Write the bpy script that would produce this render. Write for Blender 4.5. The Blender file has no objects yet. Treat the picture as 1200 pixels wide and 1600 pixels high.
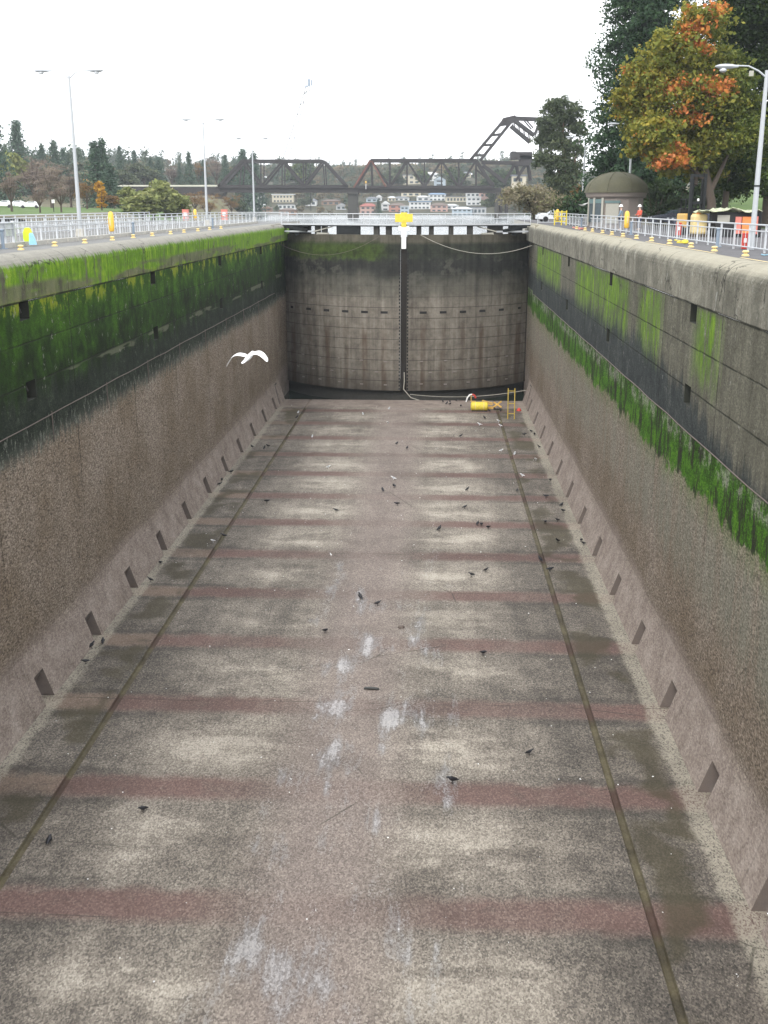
import bpy, math, random
import numpy as np
from mathutils import Vector, Matrix

R = math.radians
rnd = random.Random(7)
npr = np.random.default_rng(11)
SC = bpy.context.scene
COL = SC.collection
EYE = 1.75          # eye height over the lockside paving (z = 0)
FZ = -16.85         # chamber floor
XL, XR = -15.4, 9.5  # faces of the two chamber walls
XC = -3.03
YE = 107.3          # far end of the chamber floor
BAY, Y0 = 6.3, 25.7  # spacing of the floor bands and of the culvert ports
ORD = ("first second third fourth fifth sixth seventh eighth ninth tenth eleventh twelfth thirteenth fourteenth fifteenth "
       "sixteenth seventeenth eighteenth nineteenth twentieth").split()
CARD = "one two three four five six seven eight nine ten eleven twelve thirteen fourteen fifteen".split()

# ------------------------------------------------------------------ camera
F_PX = 1700.0
PITCH = math.atan(478 / F_PX)
YAW = math.atan(80 / F_PX * math.cos(PITCH))
cam_d = bpy.data.cameras.new("camera")
cam_d.sensor_fit = 'VERTICAL'
cam_d.sensor_height = 36.0
cam_d.lens = 36.0 * F_PX / 1600
cam_d.clip_start, cam_d.clip_end = 0.1, 6000
cam = bpy.data.objects.new("camera", cam_d)
cam.location = (0, 0, EYE)
cam.rotation_euler = (R(90) - PITCH, 0, YAW)
COL.objects.link(cam)
SC.camera = cam
_r = Vector((math.cos(YAW), math.sin(YAW), 0))
_f = Vector((-math.sin(YAW) * math.cos(PITCH), math.cos(YAW) * math.cos(PITCH), -math.sin(PITCH)))
_u = Vector((-math.sin(YAW) * math.sin(PITCH), math.cos(YAW) * math.sin(PITCH), math.cos(PITCH)))


def ray(px, py):
    return _f * F_PX + _r * (px - 600) + _u * (800 - py)


def at_y(px, py, Y):
    d = ray(px, py)
    return Vector((0, 0, EYE)) + d * (Y / d.y)


def at_z(px, py, z):
    d = ray(px, py)
    return Vector((0, 0, EYE)) + d * ((z - EYE) / d.z)


def on_land(px, py, zf, y0, y1, step=2.0):
    d = ray(px, py)
    d = d / d.y
    y = y0
    while y < y1:
        p = Vector((0, 0, EYE)) + d * y
        if p.z <= zf(p.x, p.y):
            return p
        y += step
    return None


def smooth(a, b, x):
    t = max(0.0, min(1.0, (x - a) / (b - a)))
    return t * t * (3 - 2 * t)


# ------------------------------------------------------------------ materials
class Mat:
    def __init__(s, name, rough=0.8, col=None, metal=0.0, spec=None):
        s.m = bpy.data.materials.new(name)
        s.m.use_nodes = True
        s.nt = s.m.node_tree
        s.b = s.nt.nodes["Principled BSDF"]
        s.b.inputs["Roughness"].default_value = rough
        s.b.inputs["Metallic"].default_value = metal
        if spec is not None:
            s.b.inputs["Specular IOR Level"].default_value = spec
        if col is not None:
            s.b.inputs["Base Color"].default_value = (*col, 1)
        s._pos = None

    def node(s, t):
        return s.nt.nodes.new(t)

    def put(s, sock, v):
        if isinstance(v, bpy.types.NodeSocket):
            s.nt.links.new(v, sock)
        elif isinstance(v, (tuple, list)):
            sock.default_value = (*v, 1) if len(v) == 3 and sock.type == 'RGBA' else tuple(v)
        else:
            sock.default_value = v

    def pos(s):
        if s._pos is None:
            g = s.node("ShaderNodeNewGeometry")
            x = s.node("ShaderNodeSeparateXYZ")
            s.nt.links.new(g.outputs["Position"], x.inputs[0])
            s._pos = (g.outputs["Position"], x.outputs[0], x.outputs[1], x.outputs[2])
        return s._pos

    def obj(s):
        return s.node("ShaderNodeTexCoord").outputs["Object"]

    def M(s, op, a, b=0.0, clamp=False):
        n = s.node("ShaderNodeMath")
        n.operation = op
        n.use_clamp = clamp
        s.put(n.inputs[0], a)
        s.put(n.inputs[1], b)
        return n.outputs[0]

    def mr(s, x, a, b, c=0.0, d=1.0):
        n = s.node("ShaderNodeMapRange")
        n.interpolation_type = 'SMOOTHSTEP'
        s.put(n.inputs["Value"], x)
        n.inputs["From Min"].default_value, n.inputs["From Max"].default_value = a, b
        n.inputs["To Min"].default_value, n.inputs["To Max"].default_value = c, d
        return n.outputs[0]

    def win(s, x, a, b, soft):
        """1 between a and b, soft edges"""
        return s.M('MULTIPLY', s.mr(x, a - soft, a + soft), s.mr(x, b - soft, b + soft, 1.0, 0.0))

    def scale(s, vec, sc):
        n = s.node("ShaderNodeVectorMath")
        n.operation = 'MULTIPLY'
        s.put(n.inputs[0], vec)
        n.inputs[1].default_value = sc
        return n.outputs[0]

    def noise(s, vec, scale, detail=4.0, rough=0.6, dist=0.0):
        n = s.node("ShaderNodeTexNoise")
        s.put(n.inputs["Vector"], vec)
        n.inputs["Scale"].default_value = scale
        n.inputs["Detail"].default_value = detail
        n.inputs["Roughness"].default_value = rough
        n.inputs["Distortion"].default_value = dist
        return n.outputs["Fac"]

    def voro(s, vec, scale, feature='F1', out="Distance"):
        n = s.node("ShaderNodeTexVoronoi")
        n.feature = feature
        s.put(n.inputs["Vector"], vec)
        n.inputs["Scale"].default_value = scale
        return n.outputs[out]

    def mix(s, fac, a, b, mode='MIX'):
        n = s.node("ShaderNodeMix")
        n.data_type = 'RGBA'
        n.blend_type = mode
        s.put(n.inputs[0], fac)
        s.put(n.inputs[6], a)
        s.put(n.inputs[7], b)
        return n.outputs[2]

    def ramp(s, fac, stops, interp='LINEAR'):
        n = s.node("ShaderNodeValToRGB")
        r = n.color_ramp
        r.interpolation = interp
        while len(r.elements) < len(stops):
            r.elements.new(0.5)
        for e, (p, c) in zip(r.elements, stops):
            e.position = p
            e.color = (*c, 1) if isinstance(c, tuple) else (c, c, c, 1)
        s.put(n.inputs[0], fac)
        return n.outputs[0]

    def bump(s, h, strength, dist=0.05):
        n = s.node("ShaderNodeBump")
        n.inputs["Strength"].default_value = strength
        n.inputs["Distance"].default_value = dist
        s.put(n.inputs["Height"], h)
        s.nt.links.new(n.outputs[0], s.b.inputs["Normal"])

    def out(s, col=None, rough=None):
        if col is not None:
            s.put(s.b.inputs["Base Color"], col)
        if rough is not None:
            s.put(s.b.inputs["Roughness"], rough)
        return s.m


def plain(name, col, rough=0.7, metal=0.0, var=0.25, scale=1.5, spec=None):
    """a paint or stone with blotchy wear"""
    m = Mat(name, rough, metal=metal, spec=spec)
    n = m.noise(m.obj(), scale, 5, 0.65)
    n2 = m.noise(m.obj(), scale * 9, 3, 0.6)
    k = m.M('ADD', m.M('MULTIPLY', n, 0.65), m.M('MULTIPLY', n2, 0.35))
    lo = tuple(c * (1 - var) for c in col)
    hi = tuple(min(1, c * (1 + var)) for c in col)
    m.out(m.ramp(k, [(0.3, lo), (0.7, hi)]), m.mr(n, 0.3, 0.7, max(0.05, rough - 0.12), min(1, rough + 0.12)))
    return m.m


def foliage(name, stops, rough=0.7, trans=0.25):
    m = Mat(name, rough)
    a = m.node("ShaderNodeAttribute")
    a.attribute_name = "tint"
    col = m.ramp(a.outputs["Fac"], stops)
    m.out(col)
    m.b.inputs["Specular IOR Level"].default_value = 0.25
    t = m.node("ShaderNodeBsdfTranslucent")
    m.put(t.inputs["Color"], col)
    mx = m.node("ShaderNodeMixShader")
    mx.inputs[0].default_value = trans
    m.nt.links.new(m.b.outputs[0], mx.inputs[1])
    m.nt.links.new(t.outputs[0], mx.inputs[2])
    m.nt.links.new(mx.outputs[0], m.nt.nodes["Material Output"].inputs["Surface"])
    return m.m


def grain_of(m, vec, s=1.0, k=1.0):
    """coarse shelly grain: 0..1"""
    a = m.noise(vec, 7.5 * s, 3, 0.8)
    b = m.voro(vec, 13 * s, 'F1', "Color")
    g = m.node("ShaderNodeSeparateColor")
    m.put(g.inputs[0], b)
    c = m.noise(vec, 26 * s, 2, 0.7)
    v = m.M('ADD', m.M('MULTIPLY', a, 0.50), m.M('MULTIPLY', g.outputs[0], 0.26))
    v = m.M('ADD', v, m.M('MULTIPLY', c, 0.24))
    if k == 1.0:
        return v
    return m.M('ADD', m.M('MULTIPLY', v, k), 0.5 * (1 - k))


def floor_material():
    m = Mat("shelly_wet_concrete", 0.85, spec=0.3)
    P, x, y, z = m.pos()
    n_lo = m.noise(P, 0.22, 4, 0.6)
    n_md = m.noise(P, 0.9, 5, 0.65)
    yw = m.M('ADD', y, m.M('MULTIPLY', m.M('SUBTRACT', n_md, 0.5), 0.9))
    u = m.M('FRACT', m.M('ADD', m.M('DIVIDE', m.M('SUBTRACT', yw, Y0), BAY), 0.5))
    d = m.M('ABSOLUTE', m.M('SUBTRACT', u, 0.5))
    xa = m.M('ABSOLUTE', m.M('SUBTRACT', m.M('ADD', x, m.M('MULTIPLY', m.M('SUBTRACT', n_lo, 0.5), 1.6)), XC))
    g = grain_of(m, m.scale(P, (1, 0.6, 1)), 1.9, 0.64)
    big = m.noise(m.scale(P, (0.16, 0.07, 1)), 1.0, 4, 0.6)
    run = m.noise(m.scale(P, (1.1, 0.06, 1)), 1.0, 4, 0.65)
    stripe = m.mr(m.M('ADD', d, m.M('MULTIPLY', m.M('SUBTRACT', n_md, 0.5), 0.05)), 0.055, 0.165, 1, 0)
    bayc = m.mr(d, 0.16, 0.40)
    lat = m.mr(xa, 1.0, 4.6, 0.28, 1.0)
    outer = m.mr(xa, 5.4, 8.6)
    # light sand on either side of the centre line in every bay
    sand = m.M('MULTIPLY', m.M('MULTIPLY', bayc, m.mr(m.M('ABSOLUTE', m.M('SUBTRACT', xa, 4.1)), 0.6, 3.9, 1, 0)),
               m.mr(m.noise(m.scale(P, (0.22, 0.55, 1)), 1.0, 4, 0.65), 0.40, 0.60, 0.0, 1.1))
    centre = m.mr(xa, 0.6, 3.2, 1, 0)
    v = m.M('ADD', m.M('ADD', g, m.mr(y, 35, 75, 0.012, 0.045)), m.M('MULTIPLY', sand, 0.105))
    v = m.M('SUBTRACT', v, m.M('MULTIPLY', outer, 0.062))
    v = m.M('ADD', v, m.M('MULTIPLY', m.M('SUBTRACT', big, 0.5), 0.22))
    v = m.M('ADD', v, m.M('MULTIPLY', m.M('SUBTRACT', run, 0.5), 0.16))
    v = m.M('ADD', v, m.M('MULTIPLY', m.M('SUBTRACT', n_md, 0.5), 0.22))
    col = m.ramp(v, [(0.31, (0.030, 0.028, 0.024)), (0.45, (0.115, 0.100, 0.085)), (0.56, (0.235, 0.205, 0.17)), (0.72, (0.47, 0.425, 0.36))])
    pink = m.ramp(g, [(0.34, (0.11, 0.086, 0.077)), (0.52, (0.255, 0.205, 0.183)), (0.7, (0.43, 0.36, 0.325))])
    col = m.mix(m.M('MULTIPLY', centre, 0.62), col, pink)
    red = m.ramp(g, [(0.32, (0.08, 0.046, 0.040)), (0.55, (0.158, 0.096, 0.083)), (0.75, (0.34, 0.245, 0.215))])
    tan = m.ramp(g, [(0.32, (0.11, 0.075, 0.055)), (0.55, (0.21, 0.155, 0.12)), (0.75, (0.38, 0.31, 0.25))])
    band = m.mix(m.mr(x, -12.6, -11.8, 1, 0), red, tan)
    sm = m.M('MULTIPLY', m.M('MULTIPLY', stripe, lat), m.M('MULTIPLY', m.mr(n_md, 0.25, 0.5, 0.6, 1.0), m.mr(big, 0.34, 0.52, 0.68, 1.0)))
    col = m.mix(m.M('MULTIPLY', sm, 0.92), col, band)
    # dark line where a band meets the shelly bay
    edge = m.M('MULTIPLY', m.win(d, 0.125, 0.19, 0.025), outer)
    col = m.mix(m.M('MULTIPLY', edge, 0.45), col, (0.03, 0.028, 0.024))
    # olive film outside the two channels
    ol = m.M('MULTIPLY', m.win(xa, 9.4, 11.2, 0.3), m.mr(m.noise(P, 0.33, 3, 0.5), 0.47, 0.58))
    col = m.mix(m.M('MULTIPLY', ol, 0.72), col, (0.058, 0.049, 0.026))
    # pale shelly foot along the walls
    xs = m.M('ABSOLUTE', m.M('SUBTRACT', x, XC))
    foot = m.M('MULTIPLY', m.mr(m.M('ADD', xs, m.M('MULTIPLY', m.M('SUBTRACT', n_md, 0.5), 0.5)), 11.15, 11.45), m.mr(g, 0.36, 0.55))
    col = m.mix(m.M('MULTIPLY', foot, 0.75), col, (0.36, 0.33, 0.265))
    # the two drain channels
    chan = m.win(xs, 9.0, 9.26, 0.02)
    chc = m.mix(m.M('MULTIPLY', stripe, 0.9), m.ramp(n_md, [(0.35, (0.05, 0.04, 0.02)), (0.65, (0.13, 0.11, 0.055))]), (0.05, 0.025, 0.018))
    col = m.mix(m.M('MULTIPLY', chan, 0.8), col, chc)
    # clean slab at the far sill
    sill = m.mr(y, 102.6, 103.4)
    col = m.mix(m.M('MULTIPLY', sill, 0.8), col, m.ramp(m.M('ADD', m.M('MULTIPLY', g, 0.4), m.M('MULTIPLY', n_md, 0.6)), [(0.35, (0.15, 0.115, 0.10)), (0.65, (0.33, 0.275, 0.235))]))
    # thin films of standing water down the middle
    pw = m.noise(m.scale(P, (0.75, 0.28, 1)), 1.0, 5, 0.62)
    pm = m.M('MULTIPLY', m.mr(m.M('ABSOLUTE', m.M('SUBTRACT', x, -2.3)), 2.6, 5.6, 1, 0), m.mr(y, 55, 66, 1, 0))
    pw = m.M('ADD', m.M('MULTIPLY', pw, 0.62), m.M('MULTIPLY', run, 0.38))
    pud = m.mr(m.M('ADD', m.M('ADD', pw, m.M('MULTIPLY', m.M('SUBTRACT', g, 0.5), 0.35)), m.M('MULTIPLY', m.M('SUBTRACT', pm, 1.0), 0.35)), 0.525, 0.625)
    col = m.mix(m.M('MULTIPLY', pud, 0.42), col, (0.22, 0.225, 0.235))  # pale blue-grey paints in the sky reflected by the film
    m.put(m.b.inputs['Specular IOR Level'], m.mr(pud, 0, 1, 0.3, 1.0))
    # general damp: large dark blotches
    col = m.mix(m.mr(n_lo, 0.42, 0.70, 0.0, 0.42), col, (0.4, 0.38, 0.37), 'MULTIPLY')
    fy = m.M('ADD', y, m.M('MULTIPLY', m.M('SUBTRACT', n_lo, 0.5), 0.5))
    fj = m.M('ABSOLUTE', m.M('SUBTRACT', m.M('FRACT', m.M('DIVIDE', m.M('SUBTRACT', fy, 29.2), 18.9)), 0.5))
    jl = m.M('MULTIPLY', m.mr(fj, 0.0006, 0.0022, 1, 0), m.mr(m.noise(P, 0.5, 4, 0.7), 0.42, 0.55))
    ckf = m.mr(m.voro(m.scale(P, (0.10, 0.22, 1)), 1.0, 'DISTANCE_TO_EDGE'), 0.001, 0.006, 1, 0)
    ckf = m.M('MULTIPLY', ckf, m.mr(m.noise(P, 0.12, 4, 0.7), 0.50, 0.56))
    col = m.mix(m.M('MULTIPLY', m.M('MAXIMUM', jl, ckf), 0.6), col, (0.03, 0.028, 0.02))
    ro = m.mix(pud, (0.74, 0.74, 0.74), (0.08, 0.08, 0.08))
    m.bump(m.M('MULTIPLY', g, m.M('SUBTRACT', 1.0, pud)), 0.75, 0.05)
    return m.out(col, ro)


def wall_material(side):
    m = Mat("mossy_lock_concrete" if side == 'L' else "streaked_lock_concrete", 0.9, spec=0.15)
    P, x, y, z = m.pos()
    n_lo = m.noise(P, 0.25, 4, 0.6)
    n_md = m.noise(P, 1.0, 5, 0.7)
    st = m.noise(m.scale(P, (1, 1.5, 0.10)), 1.0, 5, 0.7)       # drip streaks
    st2 = m.noise(m.scale(P, (1, 4.5, 0.35)), 1.0, 4, 0.7)
    g = grain_of(m, m.scale(P, (1, 0.5, 1)), 1.5, 0.85)
    zz = m.M('ADD', z, m.M('MULTIPLY', m.M('SUBTRACT', st2, 0.5), 1.5))
    zs = m.M('ADD', z, m.M('MULTIPLY', m.M('SUBTRACT', st, 0.5), 3.0))
    # mussel and barnacle zone
    mus = m.ramp(g, [(0.31, (0.055, 0.048, 0.040)), (0.45, (0.155, 0.132, 0.108)), (0.57, (0.27, 0.235, 0.195)), (0.76, (0.52, 0.47, 0.405))])
    tone = m.ramp(n_lo, [(0.35, (0.80, 0.72, 0.63)), (0.65, (1.1, 1.05, 1.02))])
    mus = m.mix(1.0, mus, tone, 'MULTIPLY')
    # smoother, paler batter at the foot
    bat = m.ramp(m.M('ADD', m.M('MULTIPLY', g, 0.5), m.M('MULTIPLY', n_md, 0.5)), [(0.36, (0.165, 0.132, 0.115)), (0.52, (0.30, 0.25, 0.22)), (0.68, (0.44, 0.385, 0.345))])
    zb = m.M('ADD', z, m.M('MULTIPLY', m.M('SUBTRACT', n_lo, 0.5), 2.6))
    col = m.mix(m.mr(zb, -15.2, -14.0, 0.85, 0.0), mus, bat)
    conc = m.ramp(m.M('ADD', m.M('MULTIPLY', n_md, 0.6), m.M('MULTIPLY', g, 0.4)), [(0.35, (0.10, 0.095, 0.075)), (0.52, (0.195, 0.185, 0.148)), (0.68, (0.31, 0.295, 0.24))])
    if side == 'L':
        dark = m.ramp(m.M('ADD', m.M('MULTIPLY', n_md, 0.5), m.M('MULTIPLY', g, 0.5)), [(0.38, (0.008, 0.011, 0.008)), (0.55, (0.022, 0.030, 0.020)), (0.68, (0.065, 0.075, 0.055))])
        col = m.mix(m.mr(zz, -7.7, -7.0), col, m.mix(m.mr(z, -7.4, -6.6), m.mix(0.5, dark, (0.10, 0.105, 0.09)), dark))
        gk = m.M('ADD', m.M('ADD', m.M('MULTIPLY', n_md, 0.50), m.M('MULTIPLY', st, 0.14)), m.M('MULTIPLY', n_lo, 0.36))
        gk = m.M('ADD', gk, m.mr(z, -5.0, -2.0, -0.095, 0.03))
        gr_lo = m.ramp(gk, [(0.36, (0.007, 0.014, 0.003)), (0.48, (0.017, 0.046, 0.004)), (0.62, (0.048, 0.120, 0.006))])
        gr_lo = m.mix(m.M('MULTIPLY', m.mr(g, 0.40, 0.56, 1, 0), 0.45), gr_lo, (0.012, 0.026, 0.004))
        col = m.mix(m.mr(zs, -5.75, -4.55), col, gr_lo)
        rag = m.M('MULTIPLY', m.win(m.M('ADD', z, m.M('MULTIPLY', m.M('SUBTRACT', n_md, 0.5), 2.2)), -7.75, -6.55, 0.3), m.mr(m.noise(m.scale(P, (1, 1.6, 0.8)), 2.2, 5, 0.8), 0.52, 0.60))
        col = m.mix(m.M('MULTIPLY', rag, 0.7), col, m.ramp(g, [(0.35, (0.05, 0.055, 0.045)), (0.65, (0.26, 0.27, 0.225))]))
        gk2 = m.M('ADD', m.M('MULTIPLY', st2, 0.28), m.M('ADD', m.M('MULTIPLY', st, 0.30), m.M('MULTIPLY', m.noise(m.scale(P, (1, 1.0, 0.8)), 1.6, 5, 0.75), 0.42)))
        gr_hi = m.ramp(gk2, [(0.36, (0.035, 0.075, 0.006)), (0.50, (0.10, 0.205, 0.010)), (0.64, (0.24, 0.36, 0.028))])
        hi = m.mr(z, -1.72, -1.62)
        gm = m.mr(m.M('ADD', m.M('MULTIPLY', st, 0.5), m.M('MULTIPLY', n_md, 0.5)), 0.39, 0.50)
        col = m.mix(hi, col, m.mix(gm, m.ramp(n_md, [(0.35, (0.075, 0.075, 0.05)), (0.65, (0.16, 0.16, 0.11))]), gr_hi))
        far = m.mr(y, 60, 100)
        col = m.mix(m.M('MULTIPLY', far, m.M('MULTIPLY', hi, 0.6)), col, m.mix(0.5, gr_hi, (0.20, 0.36, 0.03)))
        # mustard lichen under the first joint
        ye = m.M('MULTIPLY', m.win(zz, -2.2, -1.55, 0.25), m.mr(n_md, 0.50, 0.58))
        col = m.mix(m.M('MULTIPLY', ye, 0.75), col, (0.21, 0.24, 0.015))
        # bare grey streak beside the first joint
        gy = m.M('MULTIPLY', m.win(z, -1.68, -1.05, 0.12), m.mr(m.noise(m.scale(P, (1, 0.09, 1)), 1.0, 3, 0.5), 0.47, 0.56))
        col = m.mix(m.M('MULTIPLY', gy, 0.8), col, m.ramp(n_md, [(0.35, (0.06, 0.055, 0.04)), (0.65, (0.14, 0.125, 0.09))]))
        pk = m.M('MULTIPLY', m.win(z, -5.2, -4.85, 0.06), m.mr(m.noise(m.scale(P, (1, 0.13, 1)), 1.3, 3, 0.5), 0.55, 0.6))
        col = m.mix(m.M('MULTIPLY', pk, 0.7), col, (0.12, 0.125, 0.085))
        top = m.mr(m.M('ADD', z, m.M('MULTIPLY', m.M('SUBTRACT', st2, 0.5), 0.7)), -0.45, -0.25)
        col = m.mix(top, col, m.mix(0.5, conc, (0.32, 0.31, 0.28)))
    else:
        # grey wash under the moss band
        wash = m.M('MULTIPLY', m.win(zs, -11.6, -7.6, 1.1), m.mr(st, 0.38, 0.58, 0.15, 0.75))
        col = m.mix(wash, col, m.mix(m.mr(z, -9.4, -8.0), m.ramp(g, [(0.35, (0.10, 0.10, 0.078)), (0.7, (0.30, 0.29, 0.23))]),
                                     m.ramp(g, [(0.35, (0.075, 0.10, 0.04)), (0.7, (0.21, 0.25, 0.12))])))
        zm = m.M('ADD', z, m.M('MULTIPLY', m.M('SUBTRACT', m.noise(P, 0.55, 6, 0.75), 0.5), 2.6))
        moss = m.ramp(m.M('ADD', m.M('MULTIPLY', n_md, 0.5), m.M('MULTIPLY', g, 0.5)), [(0.37, (0.012, 0.026, 0.003)), (0.50, (0.040, 0.115, 0.005)), (0.64, (0.098, 0.235, 0.010))])
        weed = m.mr(m.noise(m.scale(P, (1, 1.6, 0.5)), 1.0, 5, 0.8), 0.50, 0.57)
        moss = m.mix(m.M('MULTIPLY', weed, 0.9), moss, (0.018, 0.016, 0.010))
        col = m.mix(m.mr(zm, -8.35, -8.05), col, moss)
        pale = m.M('MULTIPLY', m.win(zz, -7.0, -6.3, 0.2), m.mr(n_md, 0.47, 0.56))
        col = m.mix(m.M('MULTIPLY', pale, 0.7), col, m.ramp(g, [(0.35, (0.06, 0.06, 0.05)), (0.65, (0.36, 0.36, 0.29))]))
        lowc = m.ramp(m.M('ADD', m.M('MULTIPLY', n_md, 0.5), m.M('MULTIPLY', g, 0.5)), [(0.36, (0.014, 0.017, 0.018)), (0.52, (0.036, 0.042, 0.041)), (0.68, (0.095, 0.102, 0.09))])
        col = m.mix(m.mr(z, -6.42, -6.36), col, lowc)
        mid = m.ramp(m.M('ADD', m.M('ADD', m.M('MULTIPLY', st, 0.32), m.M('MULTIPLY', n_md, 0.28)), m.M('MULTIPLY', g, 0.40)), [(0.36, (0.045, 0.043, 0.032)), (0.52, (0.115, 0.109, 0.082)), (0.68, (0.245, 0.232, 0.18))])
        zmd = m.M('ADD', zs, m.mr(y, 30, 50, 1.3, -0.75))
        col = m.mix(m.mr(zmd, -5.4, -4.4), col, mid)
        # hanging green patches
        wins = [(84.5, 104), (66, 75), (54.5, 66.5), (46.5, 51.5), (37.2, 40.2)]
        yy = m.M('ADD', y, m.M('MULTIPLY', m.M('SUBTRACT', st2, 0.5), 2.6))
        pm = None
        for a, b in wins:
            w = m.win(yy, a, b, 1.1)
            pm = w if pm is None else m.M('MAXIMUM', pm, w)
        drop = m.M('MULTIPLY', m.mr(zs, -5.0, -3.4), m.mr(z, -1.95, -1.65, 1.0, 0.0))
        gk = m.M('ADD', m.M('MULTIPLY', st2, 0.6), m.M('MULTIPLY', n_md, 0.4))
        gp = m.ramp(gk, [(0.36, (0.035, 0.07, 0.006)), (0.50, (0.085, 0.17, 0.010)), (0.66, (0.20, 0.32, 0.025))])
        col = m.mix(m.M('MULTIPLY', m.M('MULTIPLY', pm, drop), m.M('MULTIPLY', m.mr(st2, 0.36, 0.54, 0.25, 1.0), m.mr(n_md, 0.33, 0.52, 0.35, 1.0))), col, gp)
        hi = m.mr(z, -1.72, -1.62)
        cpe = m.mix(m.mr(m.M('ADD', m.M('MULTIPLY', st, 0.45), m.M('MULTIPLY', n_lo, 0.55)), 0.40, 0.58), m.mix(0.5, conc, (0.075, 0.072, 0.056)), conc)
        wx = m.mr(m.noise(m.scale(P, (1, 1, 0.6)), 1.7, 5, 0.75), 0.60, 0.66)
        cpe = m.mix(m.M('MULTIPLY', wx, 0.55), cpe, (0.40, 0.40, 0.36))
        col = m.mix(hi, col, cpe)
        top = m.mr(m.M('ADD', z, m.M('MULTIPLY', m.M('SUBTRACT', n_md, 0.5), 0.3)), -0.40, -0.15)
        col = m.mix(m.M('MULTIPLY', top, 0.7), col, (0.37, 0.345, 0.27))
    # pour joints, level and upright
    j = None
    zj = m.M('ADD', z, m.M('MULTIPLY', m.M('SUBTRACT', n_md, 0.5), 0.06))
    for zc, w in ((-1.70, 0.045), (-3.25, 0.028), (-4.80, 0.032)):
        q = m.win(zj, zc - w, zc + w, 0.02)
        j = q if j is None else m.M('MAXIMUM', j, q)
    yj = m.M('ADD', y, m.M('MULTIPLY', m.M('SUBTRACT', n_md, 0.5), 0.15))
    uj = m.M('ABSOLUTE', m.M('SUBTRACT', m.M('FRACT', m.M('ADD', m.M('DIVIDE', m.M('SUBTRACT', yj, 36.6), 9.3), 0.5)), 0.5))
    q = m.M('MULTIPLY', m.mr(uj, 0.003, 0.007, 1, 0), m.mr(z, -13.5, -6.5, 0.25, 0.9))
    j = m.M('MAXIMUM', j, q)
    col = m.mix(m.M('MULTIPLY', j, m.mr(m.noise(P, 0.8, 4, 0.7), 0.33, 0.6, 0.28, 0.85)), col, (0.014, 0.015, 0.011))
    nz = m.node("ShaderNodeVectorMath")
    nz.operation = 'ADD'
    m.put(nz.inputs[0], P)
    cn = m.node("ShaderNodeTexNoise")
    cn.inputs["Scale"].default_value = 1.4
    m.put(cn.inputs["Vector"], P)
    m.put(nz.inputs[1], cn.outputs["Color"])
    ck = m.mr(m.voro(m.scale(nz.outputs[0], (1, .42, .34)), 0.8, 'DISTANCE_TO_EDGE'), 0.004, 0.020, 1, 0)
    ck = m.M('MULTIPLY', m.M('MULTIPLY', ck, m.mr(m.noise(P, 0.35, 3, 0.6), 0.50, 0.58)), m.mr(z, -5.0, -1.0, 0.25, 0.9))
    col = m.mix(m.M('MULTIPLY', ck, 0.8), col, (0.02, 0.019, 0.015))
    sp = m.M('MULTIPLY', m.mr(m.noise(P, 2.3, 5, 0.7), 0.63, 0.68), m.mr(z, -6.5, -4.5, 0.0, 0.45))
    col = m.mix(sp, col, (0.30, 0.29, 0.255))
    hb = m.M('SUBTRACT', g, m.M('MULTIPLY', j, 0.5))
    bl = m.mr(z, -7.0, -6.0, 1.0, 0.35)
    m.bump(m.M('MULTIPLY', hb, bl), 0.9, 0.07)
    return m.out(col)


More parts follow.
